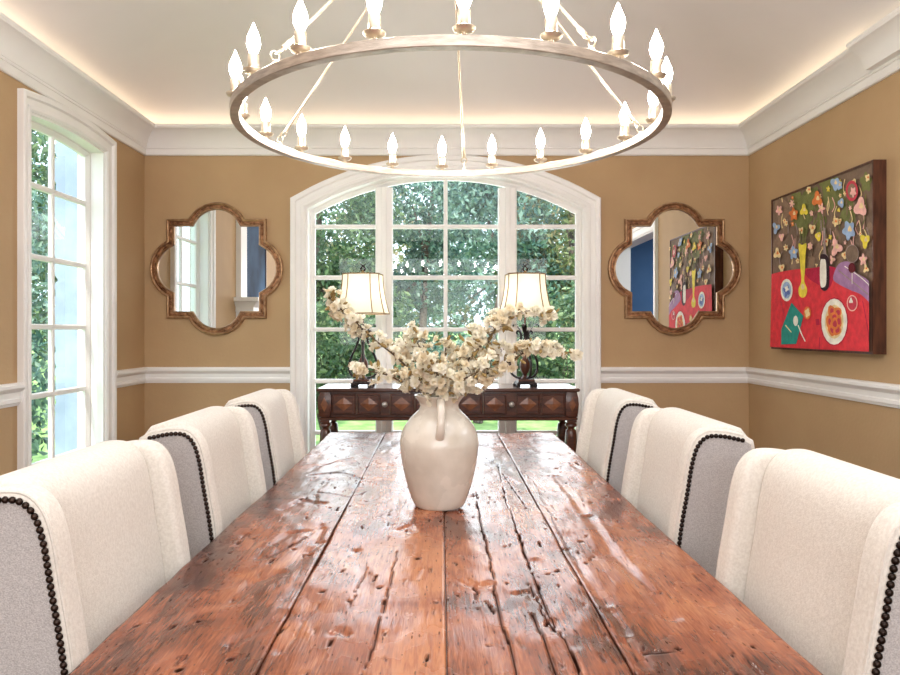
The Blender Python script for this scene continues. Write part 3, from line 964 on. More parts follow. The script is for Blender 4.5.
XCL, XCR = -0.524, 0.538
spots = [(XCL, 1.25, 0, 'cream linen wing dining chair at the table\'s left side, nearest the camera'),
         (XCL, 1.90, 0, 'cream linen wing dining chair in the middle of the table\'s left side'),
         (XCL, 2.53, 0, 'cream linen wing dining chair at the table\'s left side, nearest the arched window'),
         (XCR, 1.145, pi, 'cream linen wing dining chair at the table\'s right side, nearest the camera'),
         (XCR, 1.865, pi, 'cream linen wing dining chair in the middle of the table\'s right side'),
         (XCR, 2.56, pi, 'cream linen wing dining chair at the table\'s right side, nearest the arched window')]
for i, (x, y, a, lb) in enumerate(spots):
    o = proto if i == 0 else copy_tree(proto)
    o.location = (x-.004 if a == 0 else x+.004, y, 0); o.rotation_euler = (0, 0, a)
    tag(o, lb, 'dining chair', 'wing dining chairs along the table')

# ------------------------------------------------------------------ vase
VX, VY = -0.002, 1.925
vase = thing('ceramic_vase', 'cream glazed ceramic jug vase with a strap handle standing on the plank table', 'vase', (VX, VY, TZ+.001))
k_ = 1.96/700
prof = [(.0, .0), (.062, .0), (.067, .003), (.0765, .022), (.090, .064), (.1015, .115), (.1075, .160), (.1075, .182), (.099, .212), (.080, .240),
        (.060, .259), (.0535, .270), (.0545, .282), (.066, .298), (.069, .301), (.067, .304), (.060, .299), (.048, .281), (.047, .27), (.055, .255), (.075, .235), (.09, .2), (.095, .15), (.08, .06), (.06, .012), (0.001, .01)]
sp_ = smooth_path(prof[1:-1], 3)
mb = MB(); mb.lathe([(.001, 0)]+sp_+[prof[-1]], M['vase'], n=56)
mb.build('vase_body', vase, angle=60)
hp = smooth_path([(0.004, -.055, .294), (.004, -.078, .294), (.005, -.100, .275), (.005, -.112, .245), (.003, -.110, .215), (.001, -.100, .196)], 6)
mb = MB(); vs = []; fs = []; K = 10
for i, p in enumerate(hp):
    a = hp[max(0, i-1)]; b = hp[min(len(hp)-1, i+1)]
    d = Vector((0, b[1]-a[1], b[2]-a[2])).normalized(); nrm = Vector((0, -d.z, d.y)).normalized()
    w = .0125-.002*sin(pi*i/(len(hp)-1))
    for k in range(K):
        an = 2*pi*k/K; q = Vector(p)+Vector((1, 0, 0))*w*cos(an)+nrm*.0065*sin(an)
        vs.append(q)
for i in range(len(hp)-1):
    for k in range(K): fs.append((i*K+k, i*K+(k+1) % K, (i+1)*K+(k+1) % K, (i+1)*K+k))
fs += [tuple(range(K-1, -1, -1)), tuple((len(hp)-1)*K+k for k in range(K))]
mb.add(vs, fs, M['vase']); mb.build('handle', vase, angle=60)

# ------------------------------------------------------------------ blossom branches
def blossom_mesh(seed, mt):
    rr = random.Random(seed); mb = MB()
    def petal(ang, tilt, L, wd, curl):
        vs = []; rows = 5
        prof_w = [.18, .62, 1.0, .95, .45]
        for i in range(rows):
            t = i/(rows-1); r = L*t
            zz = sin(tilt)*r+curl*L*t*t; xx = cos(tilt)*r-.15*L*t*t*sin(tilt)
            if i == rows-1:
                off = [(-.45, 1.02), (0, .90), (.45, 1.02)]
                for a, b in off: vs.append((xx*b, a*wd, zz*b+.001*rr.uniform(-1, 1)))
            else:
                for a in (-1, 0, 1): vs.append((xx, a*wd*prof_w[i], zz+abs(a)*wd*.28+.0012*rr.uniform(-1, 1)))
        c, s = cos(ang), sin(ang)
        vs = [(x*c-y*s, x*s+y*c, z) for x, y, z in vs]
        fs = []
        for i in range(rows-1):
            for a in (0, 1): fs.append((i*3+a, i*3+a+1, i*3+a+4, i*3+a+3))
        mb.add(vs, fs, mt)
    for k in range(6): petal(2*pi*k/6+rr.uniform(-.2, .2), rr.uniform(-.35, .75), .020*rr.uniform(.75, 1.15), .0075, rr.uniform(-.45, .3))
    for k in range(6): petal(2*pi*k/6+rr.uniform(-.4, .4), rr.uniform(.35, 1.15), .0155*rr.uniform(.85, 1.1), .0072, rr.uniform(-.1, .3))
    for k in range(3): petal(2*pi*k/3+rr.uniform(-.3, .3), rr.uniform(1.1, 1.4), .011, .005, .1)
    mb.lathe([(.001, -.010), (.0022, -.007), (.0035, -.001), (.0015, .004)], M['bud'], n=6)
    return mb.build('blossom', None, angle=80)
protos = [blossom_mesh(k, M['petal'] if k % 3 else M['petal_b']) for k in range(5)]
def bud_mesh():
    mb = MB(); mb.lathe([(.0008, -.008), (.0028, -.004), (.0044, .003), (.003, .010), (.0006, .014)], M['bud'], n=7)
    return mb.build('bud', None)
budp = bud_mesh()
unused = protos+[budp]
used = set()
def put(src, parent, loc, direction, scale):
    if src in used:
        c = src.copy(); COL.objects.link(c)
    else:
        c = src; used.add(src)
    c.parent = parent
    c.location = loc
    q = Vector(direction).to_track_quat('Z', 'Y')
    c.rotation_mode = 'QUATERNION'
    from mathutils import Quaternion
    c.rotation_quaternion = q @ Quaternion((0, 0, 1), random.uniform(0, 6.28))
    c.scale = (scale,)*3
    return c
MOUTH = Vector((VX, VY, TZ+.295))
def PX(x, y, Y):   # world point from picture measurement
    return Vector(((x-440)/700*Y, Y, EYE-(y-331)/700*Y))
def branch(label, pts, clusters, dens, blob, mth=(0, 0), seed=1):
    """pts: (px, py, depth); clusters: fractions of the branch carrying blossom"""
    rr = random.Random(seed)
    base = Vector((VX+mth[0]*.4, VY+mth[1]*.4, TZ+.03))
    mouth = MOUTH+Vector((mth[0], mth[1], 0))
    P = [PX(*p) for p in pts]
    t = thing('blossom_branch', label, 'flower branch', tuple(base), 0, 'blossom branches in the vase')
    loc = [Vector((0, 0, 0)), mouth-base]+[p-base for p in P]
    pth = [Vector(p) for p in smooth_path([tuple(p) for p in loc], 8)]
    mb = MB(); mb.tube(pth, [.0036*(1-.65*i/(len(pth)-1)) for i in range(len(pth))], M['stem'], n=7)
    n0 = 9
    for (f0, f1, cnt, rad) in clusters:
        for k in range(int(cnt*1.3)):
            f = f0+(f1-f0)*(k+rr.random()*.8)/cnt
            q = n0+f*(len(pth)-1-n0); i = int(min(q, len(pth)-2)); c = pth[i].lerp(pth[i+1], q-i)
            d = Vector((rr.gauss(0, 1), rr.gauss(0, 1), rr.gauss(0.15, 1))).normalized()
            p = c+d*rad*rr.uniform(.35, 1.0)
            mb.tube([c, c.lerp(p, .5)+Vector((0, 0, .003)), p-d*.006], [.0012, .0009, .0009], M['stem'], n=4)
            dd = (d+Vector((0, -.35, .15))).normalized()
            put(rr.choice(protos), t, p, dd, rr.uniform(.68, 1.02))
            if rr.random() < .35:
                b = c+Vector((rr.gauss(0, 1), rr.gauss(0, 1), rr.gauss(0, 1))).normalized()*rad*.7
                mb.tube([c, b], .0009, M['stem'], n=4)
                put(budp, t, b, b-c, rr.uniform(.8, 1.3))
    mb.build('stem', t)
    return t
branch('long blossom branch reaching up left of the vase towards the left lamp', [(420, 385, 1.93), (402, 362, 1.90), (375, 340, 1.88), (352, 319, 1.86), (334, 303, 1.85)],
       [(.30, .72, 18, .024), (.72, 1.0, 24, .030)], 1, 1, (-.02, 0), 11)
branch('low drooping blossom branch at the left edge of the bouquet', [(412, 389, 1.88), (390, 376, 1.85), (368, 371, 1.84), (357, 368, 1.84)],
       [(.25, .7, 10, .026), (.86, 1.0, 6, .020)], 1, 1, (-.03, -.01), 12)
branch('short upright blossom branch left of the bouquet centre', [(432, 380, 1.96), (426, 358, 1.97), (417, 342, 1.98), (413, 328, 1.98)],
       [(.2, .8, 16, .036), (.8, 1.0, 4, .012)], 1, 1, (-.01, .015), 13)
branch('short upright blossom branch at the bouquet centre', [(440, 378, 1.99), (444, 360, 2.0), (447, 340, 2.0)],
       [(.15, .8, 16, .034), (.9, 1.0, 4, .010)], 1, 1, (0, .02), 14)
branch('arching blossom branch reaching up right in front of the right lamp', [(452, 384, 1.93), (468, 360, 1.92), (487, 340, 1.92), (503, 321, 1.93), (526, 311, 1.94), (550, 314, 1.95)],
       [(.22, .60, 34, .036), (.72, 1.0, 16, .019)], 1, 1, (.02, 0), 15)
branch('low blossom branch stretching far right beside the right lamp base', [(456, 392, 1.90), (480, 378, 1.88), (506, 364, 1.87), (532, 349, 1.87), (556, 350, 1.87), (576, 354, 1.87)],
       [(.18, .55, 26, .030), (.60, .78, 14, .022), (.82, 1.0, 6, .011)], 1, 1, (.03, -.01), 16)
branch('full blossom branch facing the camera at the front of the bouquet', [(441, 388, 1.86), (437, 374, 1.84), (432, 364, 1.84)],
       [(.0, 1.0, 34, .040)], 1, 1, (0, -.03), 17)
branch('full blossom branch leaning right over the vase rim', [(455, 388, 1.88), (470, 376, 1.86), (484, 370, 1.86)],
       [(.0, 1.0, 32, .036)], 1, 1, (.03, -.02), 18)
branch('full blossom branch leaning left over the vase rim', [(428, 389, 1.88), (416, 380, 1.87), (404, 378, 1.87)],
       [(.0, 1.0, 26, .032)], 1, 1, (-.03, -.02), 19)
branch('tall thick blossom branch right of the bouquet centre', [(450, 375, 2.0), (464, 352, 2.02), (476, 336, 2.03)],
       [(.1, 1.0, 28, .036)], 1, 1, (.015, .025), 20)
branch('blossom branch at the back left of the bouquet behind the upright stems', [(430, 376, 2.02), (414, 356, 2.04), (400, 346, 2.05)],
       [(.1, 1.0, 22, .034)], 1, 1, (-.015, .025), 21)
branch('blossom branch at the right side ending short of the lamp', [(458, 386, 1.98), (478, 366, 1.98), (500, 352, 1.98)],
       [(.1, 1.0, 26, .034)], 1, 1, (.03, .01), 22)

# ------------------------------------------------------------------ console table
CX, CZ = 0.050, 0.895
CY0, CY1 = 4.20, 4.60
CHW = 0.79
con = thing('console_table', 'dark carved walnut console table with diamond inlays standing before the arched window', 'console table', (CX, (CY0+CY1)/2, 0))
D = (CY1-CY0)/2
mb = MB(); mb.sweep([(-CHW, -D), (CHW, -D), (CHW, D), (-CHW, D)], [(0.014, CZ-.022), (0.004, CZ-.020), (0.0, CZ-.014), (0, CZ-.006), (.005, CZ), (.03, CZ), (.03, CZ-.022)], plan, M['console_top'], closed=True)
mb.box((-CHW+.012, -D+.012, CZ-.0225), (CHW-.012, D-.012, CZ-.0002), M['console_top'])
mb.build('top', con, angle=30)
AZ0, AZ1 = 0.700, CZ-.023
mb = MB()
mb.box((-CHW+.05, -D+.042, AZ0+.012), (CHW-.05, D-.03, AZ1), M['console'])
# lower moulding
mb.sweep([(-CHW+.02, -D+.02), (CHW-.02, -D+.02), (CHW-.02, D-.02), (-CHW+.02, D-.02)], [(0, AZ0), (-.008, AZ0+.006), (-.008, AZ0+.016), (.004, AZ0+.022), (.03, AZ0+.022), (.03, AZ0)], plan, M['console'], closed=True)
mb.box((-CHW+.04, -D+.04, AZ0), (CHW-.04, D-.04, AZ0+.02), M['console'])
mb.build('apron', con, angle=30)
def diamond(mb, cx, cz, w, h, y, mt):
    vs = [(cx-w, y, cz), (cx, y, cz-h), (cx+w, y, cz), (cx, y, cz+h), (cx, y-.004, cz)]
    mb.add(vs, [(0, 1, 4), (1, 2, 4), (2, 3, 4), (3, 0, 4)], mt)
def frame_rect(mb, x0, x1, z0, z1, y, w, d, mt):
    mb.sweep([(x0, z0), (x1, z0), (x1, z1), (x0, z1)], [(0, 0), (0, d*.7), (w*.3, d), (w*.7, d), (w, 0)], lambda u, v, h: (u, y-h, v), mt, closed=True)
for s, x0, x1 in ((-1, -.708, -.055), (1, .055, .708)):
    dr = MB(); y = -D+.030
    dr.box((x0, y, AZ0+.030), (x1, -D+.2, AZ1-.006), M['console'])
    xm = (x0+x1)/2; pw = ((x1-x0)/2-.024)/2
    for k in (0, 1):
        for sd in (-1, 1):
            a = xm+sd*.024+ (sd*pw*k); b = a+sd*pw
            l, r = min(a, b)+.004, max(a, b)-.004
            frame_rect(dr, l, r, AZ0+.036, AZ1-.012, y, .010, .008, M['console'])
            diamond(dr, (l+r)/2, (AZ0+AZ1)/2+.012, (r-l)/2-.018, .042, y-.0005, M['inlay'])
    d_o = dr.build('drawer', con, smooth=False)
    kb = MB()
    kp = [(.006, -.004), (.006, .012), (.013, .016), (.0175, .023), (.0165, .031), (.010, .037), (.001, .039)]
    vs = []; fs = []; n = 16
    for r, h in kp:
        for k in range(n): vs.append((xm+r*cos(2*pi*k/n), y-h+.001, (AZ0+AZ1)/2+.012+r*sin(2*pi*k/n)))
    for i in range(len(kp)-1):
        for k in range(n): fs.append((i*n+k, i*n+(k+1) % n, (i+1)*n+(k+1) % n, (i+1)*n+k))
    fs.append(tuple((len(kp)-1)*n+k for k in range(n)))
    kb.add(vs, fs, M['knob']); tag(kb.build('knob', d_o, angle=60), 'pale pewter drawer knob')
# centre stile
mb = MB(); mb.box((-.050, -D+.028, AZ0+.024), (.050, -D+.06, AZ1), M['console']); frame_rect(mb, -.044, .044, AZ0+.036, AZ1-.012, -D+.028, .008, .006, M['console'])
mb.build('centre_stile', con, smooth=False)
for sx in (-1, 1):
    for sy in (-1, 1):
        mb = MB(); x = sx*(CHW-.045); y = sy*(D-.05)
        # bombe corner block
        bl = [(.036, AZ0+.022), (.040, AZ0+.05), (.044, AZ0+.10), (.040, AZ0+.14), (.033, AZ1)]
        vs = []; fs = []; n = 12
        for r, z in bl:
            for k in range(n):
                a = 2*pi*(k+.5)/n; c, s = cos(a), sin(a)
                q = max(abs(c), abs(s)); rr_ = r/(q**.75)
                vs.append((x+rr_*c, y+rr_*s, z))
        for i in range(len(bl)-1):
            for k in range(n): fs.append((i*n+k, i*n+(k+1) % n, (i+1)*n+(k+1) % n, (i+1)*n+k))
        mb.add(vs, fs, M['console'])
        if sy < 0: diamond(mb, x, (AZ0+AZ1)/2+.012, .022, .045, y-.0455, M['inlay'])
        mb.build('corner_block', con, angle=40)
        mb = MB()
        mb.box((x-.030, y-.030, AZ0-.012), (x+.030, y+.030, AZ0), M['console'])
        mb.lathe([(.022, AZ0-.012), (.034, AZ0-.022), (.036, AZ0-.034), (.022, AZ0-.046), (.020, AZ0-.052), (.030, AZ0-.062), (.034, AZ0-.09), (.036, AZ0-.13), (.030, AZ0-.20),
                  (.021, .36), (.019, .26), (.026, .23), (.018, .21), (.022, .20), (.03, .17), (.03, .15), (.018, .12), (.026, .08), (.030, .05), (.022, .02), (.018, 0)], M['console'], (x, y, 0), 20)
        mb.build('leg', con, angle=50)

# ------------------------------------------------------------------ table lamps
def make_lamp(label, x, y, rz, mirror=1):
    t = thing('table_lamp', label, 'table lamp', (x, y, CZ), rz, 'bronze scroll lamps on the console')
    mb = MB()
    for sx in (-1, 1):
        for sy in (-1, 1):
            mb.lathe([(.010, 0), (.015, .003), (.015, .010), (.010, .018), (.012, .02)], M['lamp_metal'], (sx*.053, sy*.053, 0), 10)
    mb.sweep([(-.062, -.062), (.062, -.062), (.062, .062), (-.062, .062)], [(0, .016), (0, .024), (.008, .028), (.012, .036), (.016, .040), (.016, .048), (.05, .048), (.05, .016)], plan, M['lamp_metal'], closed=True)
    mb.box((-.05, -.05, .017), (.05, .05, .0475), M['lamp_wood'])
    mb.build('base', t, angle=30)
    mb = MB(); mb.lathe([(.028, .048), (.022, .058), (.012, .066), (.014, .078), (.026, .095), (.034, .120), (.033, .145), (.022, .170), (.012, .185), (.014, .195), (.010, .205), (.009, .26),
                         (.013, .27), (.013, .285), (.007, .295), (.006, .45)], M['lamp_wood'], n=20)
    mb.build('column', t, angle=60)
    for a in (0.15, 2.75, 4.5):
        # scroll arm: sweeps out, up and curls in
        pts = []
        for r, z in [(.020, .054), (.052, .056), (.084, .082), (.092, .130), (.076, .185), (.050, .235), (.030, .285), (.026, .325), (.040, .345), (.052, .338), (.048, .324)]:
            pts.append((-mirror*r*cos(a), r*sin(a), z))
        pts = smooth_path(pts, 5)
        m2 = MB(); m2.tube(pts, [.0078*(1-.45*abs(i/(len(pts)-1)-.35)) for i in range(len(pts))], M['lamp_metal'], n=8)
        # acanthus leaf on the arm's end
        lv = smooth_path([(.022, .300), (.032, .345), (.056, .378), (.078, .386), (.086, .372)], 4)
        vs = []; fs = []
        for i, (r, z) in enumerate(lv):
            w = .016*sin(pi*(i+.6)/(len(lv)+.4))
            for e in (-1, 0, 1):
                tx, ty = -mirror*cos(a+.5), sin(a+.5)
                vs.append((tx*r-ty*w*e, ty*r+tx*w*e, z+.004*(1-abs(e))))
            for e in (-1, 0, 1):
                vs.append((tx*(r-.003)-ty*w*e*.9, ty*(r-.003)+tx*w*e*.9, z+.0035*(1-abs(e))-.003))
        for i in range(len(lv)-1):
            b = i*6
            for k in range(6):
                ring = [0, 1, 2, 5, 4, 3]
                fs.append((b+ring[k], b+ring[(k+1) % 6], b+6+ring[(k+1) % 6], b+6+ring[k]))
        m2.add(vs, fs, M['lamp_metal'])
        m2.build('scroll_arm', t, angle=60)
    # shade: cut-corner bell
    Z0, Z1 = .453, .697
    def section(h, e=0):
        s = .150+e-(.150-.112)*(1-(1-h)**1.9)
        c = s*.60
        return [(s, -c), (s, c), (c, s), (-c, s), (-s, c), (-s, -c), (-c, -s), (c, -s)]
    mb = MB(); H = 10; vs = []; fs = []
    for i in range(H+1):
        for x_, y_ in section(i/H): vs.append((x_, y_, Z0+(Z1-Z0)*i/H))
    for i in range(H+1):
        for x_, y_ in section(i/H, -.0015): vs.append((x_, y_, Z0+(Z1-Z0)*i/H))
    o2 = (H+1)*8
    for i in range(H):
        for k in range(8):
            a_, b_ = i*8+k, i*8+(k+1) % 8
            fs.append((a_, b_, b_+8, a_+8)); fs.append((o2+b_, o2+a_, o2+a_+8, o2+b_+8))
    mb.add(vs, fs, M['shade']); sh = mb.build('lamp_shade', t, angle=25)
    mb = MB()
    for i in (0, H):
        sec = [(x_, y_, Z0+(Z1-Z0)*i/H) for x_, y_ in section(i/H, .001)]
        mb.tube(sec, .0042, M['braid'], n=6, closed=True)
    for k in range(8):
        mb.tube([(section(i/H, .001)[k][0], section(i/H, .001)[k][1], Z0+(Z1-Z0)*i/H) for i in range(H+1)], .0034, M['braid'], n=5)
    mb.build('braid_trim', sh)
    mb = MB(); mb.lathe([(.012, .45), (.014, .47), (.014, .50), (.012, .505)], M['champagne'], n=12); mb.build('bulb_socket', t)
    mb = MB(); mb.lathe([(.010, .505), (.014, .52), (.026, .55), (.029, .575), (.024, .60), (.010, .612), (.001, .614)], M['lamp_bulb'], n=14); mb.build('light_bulb', t)
    mb = MB()
    ring = [(.055*cos(2*pi*k/24), .055*sin(2*pi*k/24)) for k in range(24)]
    mb.tube(smooth_path([(-.014, 0, .50), (-.050, 0, .55), (-.050, 0, .64), (0, 0, .694), (.050, 0, .64), (.050, 0, .55), (.014, 0, .50)], 5), .0014, M['champagne'], n=5)
    for k in range(4):
        s4 = section(1)[2*k]; mb.tube([(0, 0, .694), (s4[0], s4[1], Z1-.002)], .0014, M['champagne'], n=5)
    mb.build('harp', t)
    # finial: two crossed leaves above a collar
    mb = MB(); mb.lathe([(.013, .690), (.013, .698), (.006, .704), (.006, .712), (.010, .717), (.005, .722)], M['braid'], n=12)
    for s in (-1, 1):
        mb.tube(smooth_path([(0, 0, .714), (s*.014, 0, .728), (s*.005, 0, .746), (-s*.018, 0, .764)], 4), [.005, .005, .0056, .006, .0062, .006, .0056, .0052, .0048, .0042, .0036, .0028, .0015][:13], M['lamp_metal'], n=6)
    mb.build('finial', t)
    return t
M['lamp_bulb'] = mat('lamp_bulb_glow', (1, 1, 1, 1), rough=0.3, emis=(1.0, 0.96, 0.90, 1), estr=52)
make_lamp('bronze scroll table lamp with a glowing cream shade, left one on the console', -0.480, 4.36, radians(-6), 1)
make_lamp('bronze scroll table lamp with a glowing cream shade, right one on the console', 0.530, 4.36, radians(4), 1)

# ------------------------------------------------------------------ chandelier
HX, HY = 0.028, 2.0
RO, RI = 0.603, 0.579
Z0, Z1 = 1.809, 1.833
ch = thing('ring_chandelier', 'large round silver ring chandelier with twenty lit candle bulbs above the table', 'chandelier', (HX, HY, Z0))
mb = MB(); n = 96
mb.sweep([(RO*cos(2*pi*k/n), RO*sin(2*pi*k/n)) for k in range(n)], [(0, .0015), (.0015, 0), (RO-RI-.0015, 0), (RO-RI, .0015), (RO-RI, Z1-Z0-.0015), (RO-RI-.0015, Z1-Z0), (.0015, Z1-Z0), (0, Z1-Z0-.0015)], plan, M['silver'], closed=True)
ro_ = mb.build('ring', ch, angle=30)
APZ = 2.50-Z0
def ringpt(a, r): return (r*sin(a), r*cos(a))
for k in range(5):
    a = radians(6+72*k)
    x, y = ringpt(a, (RO+RI)/2)
    mb = MB()
    z = Z1-Z0
    mb.lathe([(.007, z-.001), (.007, z+.004), (.004, z+.007), (.004, z+.012)], M['champagne'], (x, y, 0), 10)
    inw = Vector((-x, -y, APZ-z-.02)).normalized()
    b0 = Vector((x, y, z+.020))
    # two interlocking loops then the rod
    def loop(c, d, r, side):
        u = d.normalized(); w = Vector((-d.y, d.x, 0)).normalized() if side else u.cross(Vector((-d.y, d.x, 0)).normalized())
        mb.tube([c+u*r*cos(2*pi*i/14)+w*r*sin(2*pi*i/14) for i in range(14)], .0020, M['champagne'], n=6, closed=True)
    loop(b0, Vector((-x, -y, .25)), .011, False)
    b1 = b0+inw*.020
    loop(b1, inw, .011, True)
    r0 = b0+inw*.032
    top = Vector((x*.03, y*.03, APZ))
    mb.tube([r0, r0.lerp(top, .5), top], .0042, M['champagne'], n=8)
    mb.tube([r0, r0+inw*.03], .0065, M['champagne'], n=8)
    mb.build('suspension_rod', ch, angle=50)
mb = MB(); mb.lathe([(.001, APZ-.03), (.012, APZ-.025), (.024, APZ-.01), (.024, APZ+.01), (.008, APZ+.03), (.006, APZ+.06), (.006, 3.0-Z0-.04), (.06, 3.0-Z0-.035), (.065, 3.0-Z0-.01), (.065, 3.0-Z0)], M['champagne'], n=24)
mb.build('stem_and_canopy', ch, angle=40)
RC = 0.589
cup = slv = blb = None
for k in range(20):
    a = radians(-2+18*k)
    x, y = ringpt(a, RC)
    z = Z1-Z0-.001
    loc = (x, y, z)
    if cup is None:
        mb = MB()
        mb.lathe([(.001, -.004), (.0055, -.002), (.0075, .002), (.0055, .006), (.006, .008), (.014, .009), (.0215, .013), (.0240, .018), (.0232, .019), (.019, .015), (.010, .011), (.001, .011)], M['champagne'], n=20)
        cup = mb.build('candle_cup', ch, loc=loc, angle=40)
        mb = MB(); mb.lathe([(.0120, .010), (.0135, .012), (.0135, .053), (.012, .055), (.008, .055), (.006, .057)], M['champagne'], n=18)
        slv = mb.build('candle_sleeve', cup, angle=40)
        mb = MB(); mb.lathe([(.0080, .055), (.0092, .059), (.0138, .070), (.0160, .081), (.0148, .093), (.0104, .105), (.0057, .116), (.0024, .125), (.0004, .129)], M['bulb'], n=16)
        blb = mb.build('light_bulb', cup, angle=60)
    else:
        c = cup.copy(); COL.objects.link(c); c.parent = ch; c.location = loc
        for src in (slv, blb):
            d = src.copy(); COL.objects.link(d); d.parent = c

# ------------------------------------------------------------------ mirrors
def quatrefoil(n=16):
    a, c, s = .333, .187, .112
    R = (c*c+s*s)/(2*s); q = a+s-R
    th = math.asin(c/R); P = []
    for k in range(4):
        r = k*pi/2; cr, sr = cos(r), sin(r)
        pts = [(q+R*cos(-th+2*th*i/n), R*sin(-th+2*th*i/n)) for i in range(n+1)]+[(a, a)]
        P += [(x*cr-y*sr, x*sr+y*cr) for x, y in pts]
    return P
def make_mirror(label, x, z):
    t = thing('wall_mirror', label, 'mirror', (x, YB, z), 0, 'quatrefoil mirrors on the window wall')
    Q = quatrefoil()
    fn = lambda u, v, h: (u, -h-.002, v)
    mb = MB()
    mb.sweep(Q, [(0, 0), (0, .020), (.004, .027), (.010, .029), (.016, .025), (.018, .018)], fn, M['bronze_rim'], closed=True)
    mb.sweep(Q, [(.018, .018), (.026, .022), (.036, .020), (.039, .016)], fn, M['bronze'], closed=True, closed_prof=False)
    mb.sweep(Q, [(.039, .016), (.041, .022), (.046, .023), (.050, .018), (.050, .008), (.020, .002)], fn, M['bronze_rim'], closed=True)
    # hammered beads along the flat of the frame
    line = poly_inset(Q, .029); acc = 0; last = None
    for i in range(len(line)):
        a, b = line[i-1], line[i]; l = math.hypot(b[0]-a[0], b[1]-a[1]); m_ = max(1, int(round(l/.017)))
        for j in range(m_):
            f = (j+.5)/m_; px, pz = a[0]+(b[0]-a[0])*f, a[1]+(b[1]-a[1])*f
            vs = [(px-.006, -.023, pz), (px, -.023, pz-.006), (px+.006, -.023, pz), (px, -.023, pz+.006), (px, -.0275, pz)]
            mb.add(vs, [(0, 1, 4), (1, 2, 4), (2, 3, 4), (3, 0, 4)], M['bronze'])
    mb.build('frame', t, angle=40)
    mb = MB(); G_ = poly_inset(Q, .048)
    mb.add([(u, -.010, v) for u, v in G_]+[(0, -.010, 0)], [(i, (i+1) % len(G_), len(G_)) for i in range(len(G_))], M['mirror'])
    g = mb.build('mirror_glass', t, smooth=False)
    return t
make_mirror('bronze quatrefoil wall mirror left of the arched window', -1.492, 1.655)
make_mirror('bronze quatrefoil wall mirror right of the arched window', 1.566, 1.655)

# ------------------------------------------------------------------ painting
PD = 0.062; PXF = XR-PD
PY0, PY1, PZ0, PZ1 = 3.245, 4.245, 1.132, 2.035
art = thing('framed_painting', 'large still life painting with a red table in a walnut frame on the right wall', 'painting', (XR, (PY0+PY1)/2, (PZ0+PZ1)/2))
YC, ZCc = (PY0+PY1)/2, (PZ0+PZ1)/2
def flat(name, r, g, b, v=.12):
    return mat(name, lin(r, g, b), lin(min(255, r*(1+v)), min(255, g*(1+v)), min(255, b*(1+v))), rough=.7, scale=26, bump=.25, bscale=90, spec=.3)
AM = {k: flat('paint_'+k, *c) for k, c in {'brown': (118, 98, 82), 'brown2': (136, 112, 92), 'green': (112, 116, 68), 'red': (210, 54, 64), 'red2': (172, 28, 62), 'purple': (158, 120, 160), 'yellow': (226, 206, 70),
     'black': (46, 24, 34), 'white': (232, 226, 214), 'pink': (228, 176, 166), 'blue': (150, 174, 206), 'orange': (214, 120, 62), 'teal': (40, 140, 130), 'cream': (226, 202, 150),
     'wine': (96, 20, 30), 'grey': (150, 132, 128), 'rose': (190, 60, 76), 'darkblue': (90, 110, 170)}.items()}
def AP(zx, zy):   # a measured point of the picture -> canvas coordinates (local y, z)
    x = 765+zx/3.293; y = 155+zy/3.293
    Y = PXF*700/(x-440)
    return (Y-YC, EYE-(y-331)/700*Y-ZCc)
cv = MB()
cv.add([(-PD+.006, PY0-YC+.008, PZ0-ZCc+.008), (-PD+.006, PY1-YC-.008, PZ0-ZCc+.008), (-PD+.006, PY1-YC-.008, PZ1-ZCc-.008), (-PD+.006, PY0-YC+.008, PZ1-ZCc-.008)], [(0, 1, 2, 3)], AM['brown'])
layer = [0]
def clampyz(p): return (min(max(p[0], PY0-YC+.012), PY1-YC-.012), min(max(p[1], PZ0-ZCc+.012), PZ1-ZCc-.012))
def patch(pts, mt, sm=0):
    layer[0] += 1
    q = [clampyz(AP(*p)) for p in (smooth_path(pts, 5, closed=True) if sm else pts)]
    cv.add([(-PD+.006-.00008*layer[0], y, z) for y, z in q], [tuple(range(len(q)))], AM[mt])
def oval(cx, cy, rx, ry, mt, n=20, wob=0, petals=0, rot=0):
    pts = []
    for k in range(n):
        a = 2*pi*k/n
        s = 1+wob*sin(a*petals+rot) if petals else 1
        pts.append((cx+rx*s*cos(a), cy+ry*s*sin(a)))
    patch(pts, mt)
def stroke(pts, w, mt):
    pts = smooth_path(pts, 4); l = []; r = []
    for i, p in enumerate(pts):
        a = pts[max(0, i-1)]; b = pts[min(len(pts)-1, i+1)]; d = math.hypot(b[0]-a[0], b[1]-a[1]) or 1
        nx_, ny_ = -(b[1]-a[1])/d*w, (b[0]-a[0])/d*w
        l.append((p[0]+nx_, p[1]+ny_)); r.append((p[0]-nx_, p[1]-ny_))
    patch(l+r[::-1], mt)
ra = random.Random(5)
for k in range(26):
    oval(ra.uniform(40, 345), ra.uniform(110, 380), ra.uniform(8, 26), ra.uniform(20, 60), 'brown2', 12, .25, 3, k)
for c in [(120, 190, 30, 70), (150, 150, 26, 50), (215, 120, 40, 60), (270, 190, 22, 50), (180, 230, 20, 40), (100, 150, 20, 30), (330, 90, 18, 30)]:
    oval(*c, 'green', 22, .22, 5, c[0])
for k in range(70):   # painted tendrils
    x, y = ra.uniform(45, 340), ra.uniform(120, 380)
    stroke([(x, y), (x+ra.uniform(-9, 9), y-22), (x+ra.uniform(-6, 6), y-48)], 1.5, ra.choice(['green', 'grey', 'brown2', 'pink', 'cream']))
FL = [(ra.uniform(38, 350), ra.uniform(80, 370), ra.uniform(4, 7), ra.choice(['cream', 'pink', 'yellow', 'cream', 'orange'])) for _ in range(26)]
